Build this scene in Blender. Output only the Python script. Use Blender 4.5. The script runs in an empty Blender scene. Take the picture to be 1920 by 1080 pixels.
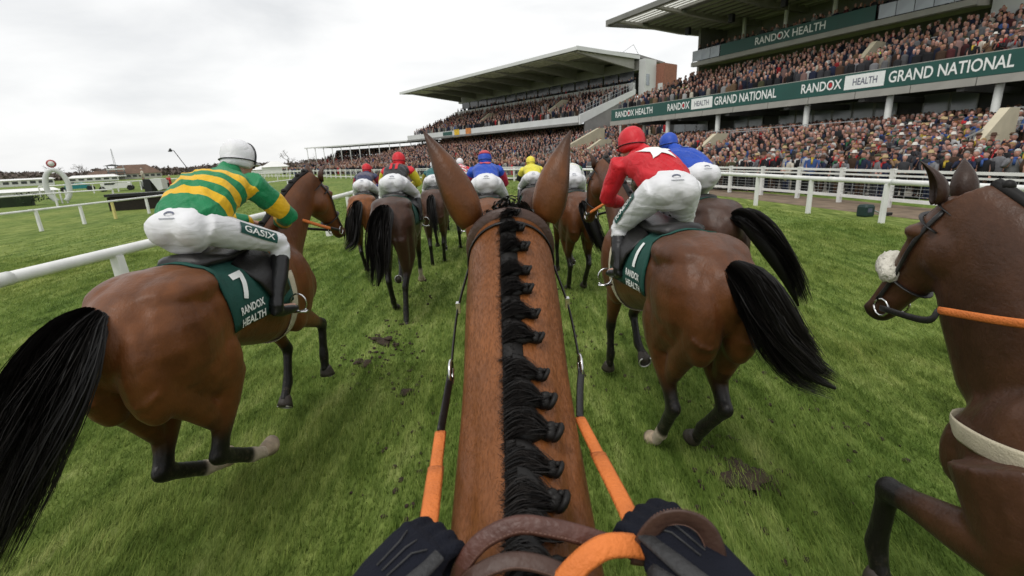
# Galloping racehorses seen from the saddle of one of them, grandstands behind.
import bpy, bmesh, math, random
import numpy as np
from mathutils import Vector, Matrix
from mathutils.bvhtree import BVHTree

random.seed(7)
RNG = np.random.default_rng(7)
SC = bpy.context.scene
COL = SC.collection
R = math.radians
PI = math.pi

# ------------------------------------------------------------------ camera
CAM_H = 2.3
roll = math.atan(0.045)
pitch = math.atan(250 * math.cos(roll) / 900.0)
cam_d = bpy.data.cameras.new('camera')
cam_d.sensor_width = 36.0
cam_d.lens = 36.0 * 900.0 / 1920.0
cam_d.clip_start = 0.03
cam_d.clip_end = 6000
cam = bpy.data.objects.new('camera', cam_d)
COL.objects.link(cam)
_f = Vector((0, math.cos(pitch), -math.sin(pitch)))
_u0 = Vector((0, math.sin(pitch), math.cos(pitch)))
_r0 = Vector((1, 0, 0))
_r = math.cos(roll) * _r0 - math.sin(roll) * _u0
_u = math.sin(roll) * _r0 + math.cos(roll) * _u0
cam.matrix_world = Matrix(((_r.x, _u.x, -_f.x, 0), (_r.y, _u.y, -_f.y, 0),
                           (_r.z, _u.z, -_f.z, CAM_H), (0, 0, 0, 1)))
cam_d.dof.use_dof = True
cam_d.dof.focus_distance = 2.2
cam_d.dof.aperture_fstop = 5.0
SC.camera = cam

# ------------------------------------------------------------------ sky, sun, exposure
SUN_EL, SUN_AZ = R(62), R(215)      # azimuth clockwise from +Y: sun behind and to the left of the rider
world = bpy.data.worlds.new('World')
SC.world = world
world.use_nodes = True
wn, wl = world.node_tree.nodes, world.node_tree.links
wn.clear()
w_out = wn.new('ShaderNodeOutputWorld')
w_bg = wn.new('ShaderNodeBackground')
w_sky = wn.new('ShaderNodeTexSky')
w_sky.sky_type = 'NISHITA'
w_sky.sun_disc = False
w_sky.sun_elevation = SUN_EL
w_sky.sun_rotation = SUN_AZ
w_sc = wn.new('ShaderNodeMixRGB'); w_sc.blend_type = 'MULTIPLY'; w_sc.inputs[0].default_value = 1
w_sc.inputs[2].default_value = (0.1, 0.1, 0.1, 1)
w_tc = wn.new('ShaderNodeTexCoord')
w_map = wn.new('ShaderNodeMapping'); w_map.inputs['Scale'].default_value = (1.0, 1.0, 3.4)
w_no = wn.new('ShaderNodeTexNoise'); w_no.inputs['Scale'].default_value = 2.1
w_no.inputs['Detail'].default_value = 6; w_no.inputs['Roughness'].default_value = 0.52
w_no.inputs['Distortion'].default_value = 0.25
w_cr = wn.new('ShaderNodeValToRGB')
w_cr.color_ramp.elements[0].position = 0.30; w_cr.color_ramp.elements[0].color = (0.84, 0.855, 0.87, 1)
w_cr.color_ramp.elements[1].position = 0.56; w_cr.color_ramp.elements[1].color = (1.14, 1.14, 1.13, 1)
w_mx = wn.new('ShaderNodeMixRGB'); w_mx.inputs[0].default_value = 0.93
wl.new(w_sky.outputs[0], w_sc.inputs[1])
wl.new(w_tc.outputs['Generated'], w_map.inputs[0]); wl.new(w_map.outputs[0], w_no.inputs['Vector'])
wl.new(w_no.outputs['Fac'], w_cr.inputs[0])
wl.new(w_sc.outputs[0], w_mx.inputs[1]); wl.new(w_cr.outputs[0], w_mx.inputs[2])
wl.new(w_mx.outputs[0], w_bg.inputs[0]); w_bg.inputs[1].default_value = 1.0
wl.new(w_bg.outputs[0], w_out.inputs[0])
sun_d = bpy.data.lights.new('sun', 'SUN')
sun_d.energy = 1.5; sun_d.angle = R(24); sun_d.color = (1, 0.97, 0.92)
sun = bpy.data.objects.new('sun', sun_d); COL.objects.link(sun)
_to = Vector((math.sin(SUN_AZ) * math.cos(SUN_EL), math.cos(SUN_AZ) * math.cos(SUN_EL), math.sin(SUN_EL)))
sun.rotation_euler = _to.to_track_quat('Z', 'Y').to_euler()
SC.view_settings.view_transform = 'Standard'
SC.view_settings.look = 'None'
SC.view_settings.exposure = -0.08
SC.view_settings.gamma = 1.0
SC.view_settings.use_curve_mapping = False
try:
    SC.cycles.use_denoising = True
    SC.cycles.max_bounces = 6
    SC.cycles.diffuse_bounces = 3
    SC.cycles.transparent_max_bounces = 6
except Exception:
    pass

# ------------------------------------------------------------------ helpers
def V(*a):
    return Vector(a)

def smoothstep(a, b, x):
    t = np.clip((x - a) / (b - a), 0, 1)
    return t * t * (3 - 2 * t)

def tag(o, label=None, cat=None, group=None, kind=None):
    if label: o['label'] = label
    if cat: o['category'] = cat
    if group: o['group'] = group
    if kind: o['kind'] = kind
    return o

def empty(name, loc=(0, 0, 0), rz=0.0, scale=1.0):
    o = bpy.data.objects.new(name, None)
    o.empty_display_size = 0.2
    COL.objects.link(o)
    o.location = loc
    o.rotation_euler = (0, 0, rz)
    o.scale = (scale,) * 3
    return o

def link(name, me, parent=None, mats=None):
    o = bpy.data.objects.new(name, me)
    COL.objects.link(o)
    if parent is not None: o.parent = parent
    if mats is not None:
        me.materials.clear()
        for m in (mats if isinstance(mats, (list, tuple)) else [mats]):
            me.materials.append(m)
    return o

def np_mesh(name, verts, faces, smooth=False):
    """verts (n,3), faces (m,3) or (m,4) arrays"""
    me = bpy.data.meshes.new(name)
    verts = np.asarray(verts, np.float32); faces = np.asarray(faces, np.int32)
    k = faces.shape[1]
    me.vertices.add(len(verts)); me.vertices.foreach_set('co', verts.ravel())
    me.loops.add(faces.size); me.loops.foreach_set('vertex_index', faces.ravel())
    me.polygons.add(len(faces))
    me.polygons.foreach_set('loop_start', np.arange(0, faces.size, k, dtype=np.int32))
    me.polygons.foreach_set('use_smooth', np.full(len(faces), smooth, bool))
    me.update(calc_edges=True)
    return me

def set_attr(me, name, vals, typ='FLOAT', dom='POINT'):
    a = me.attributes.new(name, typ, dom)
    if typ == 'FLOAT': a.data.foreach_set('value', np.asarray(vals, np.float32).ravel())
    elif typ == 'FLOAT_COLOR': a.data.foreach_set('color', np.asarray(vals, np.float32).ravel())

def coords(me):
    c = np.empty(len(me.vertices) * 3, np.float32); me.vertices.foreach_get('co', c)
    return c.reshape(-1, 3)

class MB:
    """collects closed shapes; build() links them as one mesh object"""
    def __init__(self): self.v = []; self.f = []; self.m = []; self.mi = 0
    def add(self, vs, fs):
        o = len(self.v); self.v.extend([tuple(p) for p in vs])
        self.f.extend([tuple(i + o for i in f) for f in fs]); self.m.extend([self.mi] * len(fs))
    def rings(self, rings, cap=True, closed=False):
        n = len(rings[0]); vs = [p for r in rings for p in r]; fs = []
        k = len(rings)
        for i in range(k if closed else k - 1):
            j = (i + 1) % k
            for a in range(n):
                b = (a + 1) % n
                fs.append((i * n + a, i * n + b, j * n + b, j * n + a))
        if cap and not closed:
            fs.append(tuple(range(n - 1, -1, -1))); fs.append(tuple((k - 1) * n + a for a in range(n)))
        self.add(vs, fs)
    def box(self, c, s, rot=None):
        c = Vector(c); hx, hy, hz = s[0] / 2, s[1] / 2, s[2] / 2
        M = rot if rot is not None else Matrix.Identity(3)
        vs = [c + M @ Vector((x * hx, y * hy, z * hz)) for x, y, z in
              ((-1, -1, -1), (1, -1, -1), (1, 1, -1), (-1, 1, -1), (-1, -1, 1), (1, -1, 1), (1, 1, 1), (-1, 1, 1))]
        self.add(vs, [(0, 3, 2, 1), (4, 5, 6, 7), (0, 1, 5, 4), (1, 2, 6, 5), (2, 3, 7, 6), (3, 0, 4, 7)])
    def bar(self, a, b, w, h, up=(0, 0, 1)):
        a, b = Vector(a), Vector(b); d = (b - a).normalized(); up = Vector(up)
        s = d.cross(up)
        if s.length < 1e-4: s = Vector((1, 0, 0))
        s.normalize(); u = s.cross(d)
        r = []
        for p in (a, b):
            r.append([p + s * x * w / 2 + u * z * h / 2 for x, z in ((-1, -1), (1, -1), (1, 1), (-1, 1))])
        self.rings(r)
    def tube(self, pts, rad, n=8, flat=1.0, up=(0, 0, 1), cap=True):
        pts = [Vector(p) for p in pts]
        if not hasattr(rad, '__len__'): rad = [rad] * len(pts)
        rs = []; prev = Vector(up)
        for i, p in enumerate(pts):
            t = (pts[min(i + 1, len(pts) - 1)] - pts[max(i - 1, 0)])
            t = t.normalized() if t.length > 1e-9 else Vector((0, 0, 1))
            s = t.cross(prev)
            if s.length < 1e-4: s = t.cross(Vector((0, 1, 0.01)))
            s.normalize(); u = s.cross(t).normalized(); prev = u
            r = rad[i]
            rs.append([p + s * math.cos(2 * PI * k / n) * r + u * math.sin(2 * PI * k / n) * r * flat for k in range(n)])
        self.rings(rs, cap)
    def loft(self, st, n=16, e=2.0):
        """st: (centre, side, up, half width, up radius, down radius)"""
        rs = []
        for c, s, u, a, b, d in st:
            c, s, u = Vector(c), Vector(s), Vector(u); r = []
            for k in range(n):
                t = 2 * PI * k / n; cx, sx = math.cos(t), math.sin(t)
                x = math.copysign(abs(cx) ** (2 / e), cx) * a
                z = math.copysign(abs(sx) ** (2 / e), sx) * (b if sx > 0 else d)
                r.append(c + s * x + u * z)
            rs.append(r)
        self.rings(rs)
    def ell(self, c, r, rot=None, n=12, m=8):
        c = Vector(c); M = rot if rot is not None else Matrix.Identity(3)
        if not hasattr(r, '__len__'): r = (r, r, r)
        rs = []
        for i in range(m + 1):
            ph = -PI / 2 + PI * min(max(i, 0.08), m - 0.08) / m
            rs.append([c + M @ Vector((math.cos(ph) * math.cos(2 * PI * k / n) * r[0],
                                       math.cos(ph) * math.sin(2 * PI * k / n) * r[1], math.sin(ph) * r[2])) for k in range(n)])
        self.rings(rs)
    def prism(self, poly, axis_a, axis_b, origin, ext):
        """extrude a 2D polygon; ext is a vector"""
        o, A, B, X = Vector(origin), Vector(axis_a), Vector(axis_b), Vector(ext)
        n = len(poly); vs = [o + A * x + B * y for x, y in poly]; vs += [p + X for p in vs]
        fs = [tuple(range(n - 1, -1, -1)), tuple(range(n, 2 * n))] + [(i, (i + 1) % n, n + (i + 1) % n, n + i) for i in range(n)]
        self.add(vs, fs)
    def mesh(self, name, smooth=False):
        me = bpy.data.meshes.new(name); me.from_pydata(self.v, [], self.f)
        me.polygons.foreach_set('material_index', self.m)
        if smooth: me.polygons.foreach_set('use_smooth', [True] * len(self.f))
        me.update()
        return me
    def fix(self, me):
        bm = bmesh.new(); bm.from_mesh(me); bmesh.ops.recalc_face_normals(bm, faces=bm.faces); bm.to_mesh(me); bm.free()
        return me
    def build(self, name, mats, parent=None, smooth=False):
        return link(name, self.fix(self.mesh(name, smooth)), parent, mats)

def remesh(mb, voxel, it=4, fac=0.5):
    """union of the closed shapes in mb as one continuous smooth skin"""
    me = mb.mesh('tmp'); ob = bpy.data.objects.new('tmp', me); COL.objects.link(ob)
    m = ob.modifiers.new('r', 'REMESH'); m.mode = 'VOXEL'; m.voxel_size = voxel; m.use_smooth_shade = True
    if it:
        s = ob.modifiers.new('s', 'SMOOTH'); s.factor = fac; s.iterations = it
    dg = bpy.context.evaluated_depsgraph_get()
    new = bpy.data.meshes.new_from_object(ob.evaluated_get(dg))
    bpy.data.objects.remove(ob); bpy.data.meshes.remove(me)
    new.polygons.foreach_set('use_smooth', [True] * len(new.polygons))
    return new

def bvh_of(me):
    me.calc_loop_triangles()
    return BVHTree.FromPolygons([v.co.copy() for v in me.vertices], [tuple(p.vertices) for p in me.polygons])

def cat(pts, n):
    """Catmull-Rom through pts, n samples"""
    P = [np.array(p, float) for p in pts]; P = [2 * P[0] - P[1]] + P + [2 * P[-1] - P[-2]]
    out = []; k = len(P) - 3
    for i in range(n):
        t = i / (n - 1) * k; j = min(int(t), k - 1); t -= j
        a, b, c, d = P[j:j + 4]
        out.append(0.5 * ((2 * b) + (c - a) * t + (2 * a - 5 * b + 4 * c - d) * t * t + (3 * b - a - 3 * c + d) * t ** 3))
    return [Vector(p) if len(p) == 3 else p for p in out]

# ------------------------------------------------------------------ materials
MATS = {}
def nodes_of(m): return m.node_tree.nodes, m.node_tree.links

def mat(name, col, rough=0.6, var=0.12, scale=6.0, bump=0.0, bscale=40.0, metal=0.0, spec=0.4, stretch=(1, 1, 1), sheen=0.0, emit=None):
    """principled surface with noise-driven variation of tone, gloss and relief"""
    if name in MATS: return MATS[name]
    m = bpy.data.materials.new(name); m.use_nodes = True; n, l = nodes_of(m)
    b = n['Principled BSDF']; b.inputs['Metallic'].default_value = metal
    b.inputs['Specular IOR Level'].default_value = spec
    if sheen: b.inputs['Sheen Weight'].default_value = sheen
    tc = n.new('ShaderNodeTexCoord'); mp = n.new('ShaderNodeMapping'); mp.inputs['Scale'].default_value = stretch
    l.new(tc.outputs['Object'], mp.inputs[0])
    no = n.new('ShaderNodeTexNoise'); no.inputs['Scale'].default_value = scale; no.inputs['Detail'].default_value = 5
    l.new(mp.outputs[0], no.inputs['Vector'])
    cr = n.new('ShaderNodeValToRGB')
    lo = [max(0, c * (1 - var)) for c in col]; hi = [min(1, c * (1 + var)) for c in col]
    cr.color_ramp.elements[0].position = 0.3; cr.color_ramp.elements[0].color = (*lo, 1)
    cr.color_ramp.elements[1].position = 0.7; cr.color_ramp.elements[1].color = (*hi, 1)
    l.new(no.outputs['Fac'], cr.inputs[0]); l.new(cr.outputs[0], b.inputs['Base Color'])
    mr = n.new('ShaderNodeMapRange'); mr.inputs['To Min'].default_value = max(0.02, rough - 0.08); mr.inputs['To Max'].default_value = min(1, rough + 0.08)
    l.new(no.outputs['Fac'], mr.inputs['Value']); l.new(mr.outputs[0], b.inputs['Roughness'])
    if bump:
        n2 = n.new('ShaderNodeTexNoise'); n2.inputs['Scale'].default_value = bscale; n2.inputs['Detail'].default_value = 6
        l.new(mp.outputs[0], n2.inputs['Vector'])
        bp = n.new('ShaderNodeBump'); bp.inputs['Strength'].default_value = bump; bp.inputs['Distance'].default_value = 0.02
        l.new(n2.outputs['Fac'], bp.inputs['Height']); l.new(bp.outputs[0], b.inputs['Normal'])
    MATS[name] = m
    return m

def attr_color_mat(name, attr='col', rough=0.8, spec=0.2):
    m = bpy.data.materials.new(name); m.use_nodes = True; n, l = nodes_of(m); b = n['Principled BSDF']
    a = n.new('ShaderNodeAttribute'); a.attribute_name = attr
    l.new(a.outputs['Color'], b.inputs['Base Color']); b.inputs['Roughness'].default_value = rough
    b.inputs['Specular IOR Level'].default_value = spec
    return m

WHITE = mat('white_paint', (0.74, 0.74, 0.72), 0.45, 0.11, 2.2, 0.08, 30)
WHITE_OLD = mat('weathered_white_paint', (0.66, 0.67, 0.64), 0.6, 0.12, 2.5, 0.05, 30)
STEEL = mat('galvanised_steel', (0.36, 0.37, 0.38), 0.45, 0.15, 5, metal=0.6)
CONC = mat('pale_concrete', (0.40, 0.38, 0.33), 0.85, 0.15, 1.5, 0.15, 20)
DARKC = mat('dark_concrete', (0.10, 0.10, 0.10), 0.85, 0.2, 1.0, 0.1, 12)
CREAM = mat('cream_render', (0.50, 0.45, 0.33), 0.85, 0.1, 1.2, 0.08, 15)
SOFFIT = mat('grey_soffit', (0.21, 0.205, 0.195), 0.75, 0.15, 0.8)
BEAM = mat('roof_beam_paint', (0.33, 0.32, 0.29), 0.6, 0.1, 1.2)
CLAD = mat('white_cladding', (0.62, 0.63, 0.62), 0.5, 0.06, 0.6)
BRICK = mat('red_brick_panel', (0.27, 0.115, 0.075), 0.85, 0.25, 5, 0.2, 30)
BANNER = mat('dark_green_banner', (0.012, 0.075, 0.062), 0.45, 0.1, 0.7)
PANE = mat('tinted_glass', (0.30, 0.34, 0.39), 0.12, 0.25, 0.4, spec=0.8)
PANEDK = mat('dark_glass', (0.03, 0.035, 0.04), 0.12, 0.3, 0.4, spec=0.8)
SKYL = bpy.data.materials.new('roof_light_panel'); SKYL.use_nodes = True
LETTER = mat('white_lettering', (0.80, 0.82, 0.80), 0.5, 0.04)
RED_DOT = mat('red_logo_dot', (0.45, 0.02, 0.03), 0.5, 0.05)
BLACKP = mat('black_plastic', (0.012, 0.012, 0.013), 0.45, 0.2)
n_, l_ = nodes_of(SKYL)
b_ = n_['Principled BSDF']; b_.inputs['Base Color'].default_value = (0.85, 0.84, 0.78, 1); b_.inputs['Roughness'].default_value = 0.5
t_ = n_.new('ShaderNodeBsdfTranslucent'); t_.inputs[0].default_value = (0.95, 0.93, 0.86, 1)
tr_ = n_.new('ShaderNodeBsdfTransparent'); tr_.inputs[0].default_value = (0.9, 0.9, 0.86, 1)
mx_ = n_.new('ShaderNodeMixShader'); mx_.inputs[0].default_value = 0.6
mx2 = n_.new('ShaderNodeMixShader'); mx2.inputs[0].default_value = 0.8
l_.new(b_.outputs[0], mx_.inputs[1]); l_.new(t_.outputs[0], mx_.inputs[2])
l_.new(mx_.outputs[0], mx2.inputs[1]); l_.new(tr_.outputs[0], mx2.inputs[2])
l_.new(mx2.outputs[0], n_['Material Output'].inputs[0])

# ------------------------------------------------------------------ flat shapes and lettering
_txt = {}
def text_shape(s, size=1.0, bold=0.0, shear=0.0):
    k = (s, round(size, 4), bold, shear)
    if k in _txt: return _txt[k]
    cu = bpy.data.curves.new('t', 'FONT'); cu.body = s; cu.size = size; cu.offset = bold; cu.shear = shear
    cu.resolution_u = 3
    ob = bpy.data.objects.new('t', cu); COL.objects.link(ob)
    dg = bpy.context.evaluated_depsgraph_get(); me = bpy.data.meshes.new_from_object(ob.evaluated_get(dg))
    v = [(p.co.x, p.co.y) for p in me.vertices]; f = [tuple(p.vertices) for p in me.polygons]
    bpy.data.objects.remove(ob); bpy.data.curves.remove(cu); bpy.data.meshes.remove(me)
    xs = [p[0] for p in v]; ys = [p[1] for p in v]
    w, h = max(xs) - min(xs), max(ys) - min(ys)
    v = [(x - min(xs) - w / 2, y - min(ys) - h / 2) for x, y in v]
    _txt[k] = (v, f, w, h)
    return _txt[k]

def fit_text(s, w, h, bold=0.0):
    v, f, tw, th = text_shape(s, 1.0, bold)
    return [(x * w / tw, y * h / th) for x, y in v], f

def flat_obj(name, v2, faces, org, a, b, mats, parent):
    """flat print standing on a surface: 2D shape laid out along axes a, b from org"""
    org, a, b = Vector(org), Vector(a), Vector(b)
    me = bpy.data.meshes.new(name); me.from_pydata([org + a * x + b * y for x, y in v2], [], faces); me.update()
    return link(name, me, parent, mats)

def decal(name, v2, faces, org, a, b, d, bvh, mats, parent, off=0.006, maxlen=0.03):
    """2D shape projected along d onto the surface in bvh, lying just proud of it"""
    org, a, b, d = Vector(org), Vector(a).normalized(), Vector(b).normalized(), Vector(d).normalized()
    bm = bmesh.new(); vs = [bm.verts.new((x, y, 0)) for x, y in v2]
    for f in faces:
        try: bm.faces.new([vs[i] for i in f])
        except ValueError: pass
    bmesh.ops.triangulate(bm, faces=bm.faces)
    for _ in range(5):
        es = [e for e in bm.edges if e.calc_length() > maxlen]
        if not es: break
        bmesh.ops.subdivide_edges(bm, edges=es, cuts=1)
        bmesh.ops.triangulate(bm, faces=bm.faces)
    dead = []
    for v in bm.verts:
        p = org + a * v.co.x + b * v.co.y
        h, nrm, i, dist = bvh.ray_cast(p, d)
        if h is not None: v.co = h - d * off
        else: dead.append(v)
    bmesh.ops.delete(bm, geom=dead, context='VERTS')
    me = bpy.data.meshes.new(name); bm.to_mesh(me); bm.free(); me.update()
    return link(name, me, parent, mats)

# ================================================================== GROUND
def grass_material(name='racecourse_turf', blades=False):
    m = bpy.data.materials.new(name); m.use_nodes = True; n, l = nodes_of(m); b = n['Principled BSDF']
    b.inputs['Roughness'].default_value = 0.9; b.inputs['Specular IOR Level'].default_value = 0.12
    tc = n.new('ShaderNodeTexCoord')
    def noise(scale, stretch, detail=5, rough=0.55, rot=0.0):
        mp = n.new('ShaderNodeMapping'); mp.inputs['Scale'].default_value = stretch; mp.inputs['Rotation'].default_value = (0, 0, rot)
        l.new(tc.outputs['Object'], mp.inputs[0])
        no = n.new('ShaderNodeTexNoise'); no.inputs['Scale'].default_value = scale; no.inputs['Detail'].default_value = detail
        no.inputs['Roughness'].default_value = rough
        l.new(mp.outputs[0], no.inputs['Vector']); return no.outputs['Fac']
    def ramp(fac, stops):
        c = n.new('ShaderNodeValToRGB'); e = c.color_ramp.elements
        e[0].position, e[0].color = stops[0][0], (*stops[0][1], 1); e[1].position, e[1].color = stops[-1][0], (*stops[-1][1], 1)
        for p, col in stops[1:-1]:
            k = e.new(p); k.color = (*col, 1)
        l.new(fac, c.inputs[0]); return c.outputs[0]
    def mix(t, f, a, bb):
        x = n.new('ShaderNodeMixRGB'); x.blend_type = t
        if isinstance(f, float): x.inputs[0].default_value = f
        else: l.new(f, x.inputs[0])
        for k, s in ((1, a), (2, bb)):
            if isinstance(s, tuple): x.inputs[k].default_value = (*s, 1)
            else: l.new(s, x.inputs[k])
        return x.outputs[0]
    streak = noise(1.0, (4.6, 1.0, 1), 7, 0.64)
    fine = noise(1.0, (46, 9, 10), 4, 0.6)
    tuft = noise(1.0, (9, 4.2, 4), 4, 0.6)
    patch = noise(0.22, (1.4, 0.6, 1), 4)
    broad = noise(0.03, (1, 1, 1), 3)
    c = ramp(streak, [(0.30, (0.064, 0.096, 0.020)), (0.44, (0.130, 0.186, 0.044)), (0.57, (0.212, 0.270, 0.082)), (0.72, (0.350, 0.380, 0.165))])
    c = mix('MULTIPLY', 0.75, c, ramp(fine, [(0.25, (0.45, 0.5, 0.4)), (0.75, (1.25, 1.2, 1.15))]))
    c = mix('MULTIPLY', 0.55, c, ramp(tuft, [(0.3, (0.58, 0.68, 0.5)), (0.7, (1.32, 1.24, 1.25))]))
    c = mix('MULTIPLY', 0.7, c, ramp(patch, [(0.3, (0.70, 0.82, 0.62)), (0.7, (1.22, 1.12, 1.15))]))
    c = mix('MULTIPLY', 0.6, c, ramp(broad, [(0.35, (0.8, 0.88, 0.8)), (0.65, (1.2, 1.12, 1.15))]))
    # mown bands following the bend (centre of the bend far to the left)
    sx = n.new('ShaderNodeSeparateXYZ'); l.new(tc.outputs['Object'], sx.inputs[0])
    def M(op, a, bb=None):
        x = n.new('ShaderNodeMath'); x.operation = op
        for k, s in ((0, a), (1, bb)):
            if s is None: continue
            if isinstance(s, (int, float)): x.inputs[k].default_value = s
            else: l.new(s, x.inputs[k])
        return x.outputs[0]
    dx = M('ADD', sx.outputs[0], 62.0); dy = M('MAXIMUM', M('SUBTRACT', sx.outputs[1], 22.0), 0.0)
    rad = M('SQRT', M('ADD', M('MULTIPLY', dx, dx), M('MULTIPLY', dy, dy)))
    band = M('SINE', M('MULTIPLY', rad, 1.15))
    c = mix('MULTIPLY', 0.55, c, ramp(M('ADD', M('MULTIPLY', band, 0.5), 0.5), [(0.35, (0.84, 0.90, 0.82)), (0.65, (1.14, 1.08, 1.1))]))
    # scuffed earth where hooves have cut the turf
    mud = noise(1.0, (1.5, 0.9, 1), 6, 0.68)
    c = mix('MIX', ramp(mud, [(0.655, (0, 0, 0)), (0.72, (0.75, 0.75, 0.75))]), c, (0.050, 0.036, 0.020))
    if blades:
        at = n.new('ShaderNodeAttribute'); at.attribute_name = 'tone'
        c = mix('MULTIPLY', 1.0, c, ramp(at.outputs['Fac'], [(0.1, (0.62, 0.68, 0.55)), (0.5, (1.12, 1.15, 1.05)), (0.95, (1.75, 1.55, 1.7))]))
        l.new(c, b.inputs['Base Color']); b.inputs['Roughness'].default_value = 0.75
        tl = n.new('ShaderNodeBsdfTranslucent'); l.new(c, tl.inputs[0]); mx = n.new('ShaderNodeMixShader'); mx.inputs[0].default_value = 0.35
        l.new(b.outputs[0], mx.inputs[1]); l.new(tl.outputs[0], mx.inputs[2]); l.new(mx.outputs[0], n['Material Output'].inputs[0])
        return m
    l.new(c, b.inputs['Base Color'])
    bp = n.new('ShaderNodeBump'); bp.inputs['Strength'].default_value = 0.5; bp.inputs['Distance'].default_value = 0.05
    l.new(M('ADD', fine, M('MULTIPLY', streak, 1.3)), bp.inputs['Height']); l.new(bp.outputs[0], b.inputs['Normal'])
    return m
TURF = grass_material()
mb = MB()
ext = [-3000, -400, -60, -20, 0, 20, 60, 400, 3000]
xs = ext; ys = [-600, -60, -10, 0, 10, 25, 60, 150, 500, 4000]
vs = [(x, y, 0) for y in ys for x in xs]; w_ = len(xs)
fs = [(j * w_ + i, j * w_ + i + 1, (j + 1) * w_ + i + 1, (j + 1) * w_ + i) for j in range(len(ys) - 1) for i in range(w_ - 1)]
mb.add(vs, fs)
tag(mb.build('grass_ground', TURF), kind='structure')

INNER = [(12.2, -8), (11.9, 4), (11.2, 9), (10.5, 13.3), (9.93, 15.9), (9.55, 18.7), (8.9, 22.6), (7.6, 27.5), (5.6, 32.3), (2.6, 37.6), (-1.5, 43.0), (-6.5, 48.6)]
OUTER = [(15.6, -8), (14.9, 4), (14.0, 10.5), (12.95, 16.6), (12.5, 19.2), (11.6, 22.8), (9.6, 29), (6.3, 36), (1.6, 43), (-6, 52), (-15, 61.5), (-25, 74), (-39, 91), (-62, 116), (-90, 150)]
def along(path, step, start=0.0):
    """points every step metres along a smooth path"""
    pts = cat([(x, y, 0) for x, y in path], 400); out = []; acc = -start; nxt = 0
    for i in range(1, len(pts)):
        seg = (pts[i] - pts[i - 1]).length
        while acc + seg >= nxt:
            t = (nxt - acc) / seg; out.append(pts[i - 1].lerp(pts[i], t)); nxt += step
        acc += seg
    return out
DIRT = mat('trodden_earth', (0.17, 0.125, 0.085), 0.95, 0.3, 2.2, 0.3, 9)
mb = MB(); r = []
for p, q in zip(cat([(x, y, 0) for x, y in INNER[:9]], 60), cat([(x, y, 0) for x, y in OUTER[:8]], 60)):
    r.append((p.lerp(q, 0.42) + V(0, 0, 0.006), p.lerp(q, 1.25) + V(0, 0, 0.006)))
mb.add([p for s in r for p in s], [(2 * i, 2 * i + 1, 2 * i + 3, 2 * i + 2) for i in range(len(r) - 1)])
tag(mb.build('dirt_path', DIRT), kind='structure')

# ================================================================== RAILS
def running_rail(name, label, pts, z, post_at, w=0.085, h=0.15, post=0.115, lean=0.0, cat_='running rail', group=None, odd=None):
    c = pts[len(pts) // 2]
    root = tag(empty(name, (c.x, c.y, 0)), label, cat_, group)
    mb = MB()
    mb.tube([V(p.x - c.x, p.y - c.y, z) for p in pts], h / 2, 10, flat=w / h if False else 1.0)
    o = mb.build('top_rail', WHITE, root, True)
    for q in pts[::6]:
        k = pts.index(q)
        if 0 < k < len(pts) - 1:
            t = (pts[k + 1] - pts[k - 1]).normalized() * .09; mb = MB(); mb.tube([V(q.x - c.x, q.y - c.y, z) - t, V(q.x - c.x, q.y - c.y, z) + t], h / 2 + .007, 10); mb.build('rail_sleeve', WHITE_OLD, o, True)
    for i, p in enumerate(post_at):
        mb = MB(); q = p - c
        mb.rings([[V(q.x + s * (post / 2) * cx + lean * (1 - zz / z), q.y + s * (post / 2) * cy, zz) for cx, cy in ((-1, -.8), (-.8, -1), (.8, -1), (1, -.8), (1, .8), (.8, 1), (-.8, 1), (-1, .8))]
                  for zz, s in ((-0.05, 1.1), (z * 0.6, 1.0), (z - h * 0.35, 0.9))])
        mb.build('post', odd if (odd is not None and i == 3) else WHITE, root)
    return root
L1 = cat([(-5.95, -6, 0), (-5.95, 2, 0), (-5.92, 10, 0), (-5.9, 16, 0), (-6.1, 20, 0), (-6.9, 26, 0), (-8.6, 33, 0), (-10.5, 38, 0)], 60)
running_rail('running_rail', 'near white plastic rail on the left beside the rider in green and yellow hoops', L1, 1.15,
             [V(-5.92, -1.5, 0), V(-5.92, 1.4, 0), V(-5.92, 4.3, 0), V(-5.92, 7.15, 0), V(-5.92, 10.0, 0), V(-5.92, 12.85, 0), V(-5.95, 15.7, 0), V(-6.1, 18.6, 0), V(-6.4, 21.5, 0), V(-6.9, 25, 0), V(-7.7, 29, 0)], w=0.1, h=0.155, post=0.15, lean=0.05)
YELLOWED = mat('yellowed_paint', (0.62, 0.54, 0.20), 0.5, 0.1)
L2 = cat([(-20.4, 4, 0), (-20.3, 14, 0), (-20.2, 22, 0), (-20.2, 30, 0), (-20.6, 42, 0), (-21.5, 60, 0)], 50)
running_rail('running_rail', 'thin white rail across the grass with one yellowed post, before the dark hurdle', L2, 0.90,
             [V(-20.3, 13.5, 0), V(-20.2, 20.9, 0), V(-20.2, 23.1, 0), V(-20.2, 25.0, 0), V(-20.2, 27.4, 0), V(-20.3, 31, 0), V(-20.4, 36, 0), V(-20.6, 41, 0), V(-20.9, 47, 0)], w=0.07, h=0.10, post=0.11, odd=YELLOWED)
L3 = cat([(-38, 20, 0), (-36.5, 27, 0), (-35.5, 33, 0), (-34.0, 37.0, 0), (-32.0, 40.0, 0)], 30)
running_rail('running_rail', 'low white rail in front of the dark hedge and the winning post ring', L3, 1.0,
             [V(-37.6, 22, 0), V(-36.8, 25.6, 0), V(-36.2, 29.2, 0), V(-35.5, 33, 0), V(-34, 37, 0), V(-32, 40, 0)], w=0.08, h=0.11, post=0.11)
L4 = cat([(-53, 56, 0), (-47, 62, 0), (-42, 69, 0), (-37.5, 76, 0), (-34, 84, 0)], 30)
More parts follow.
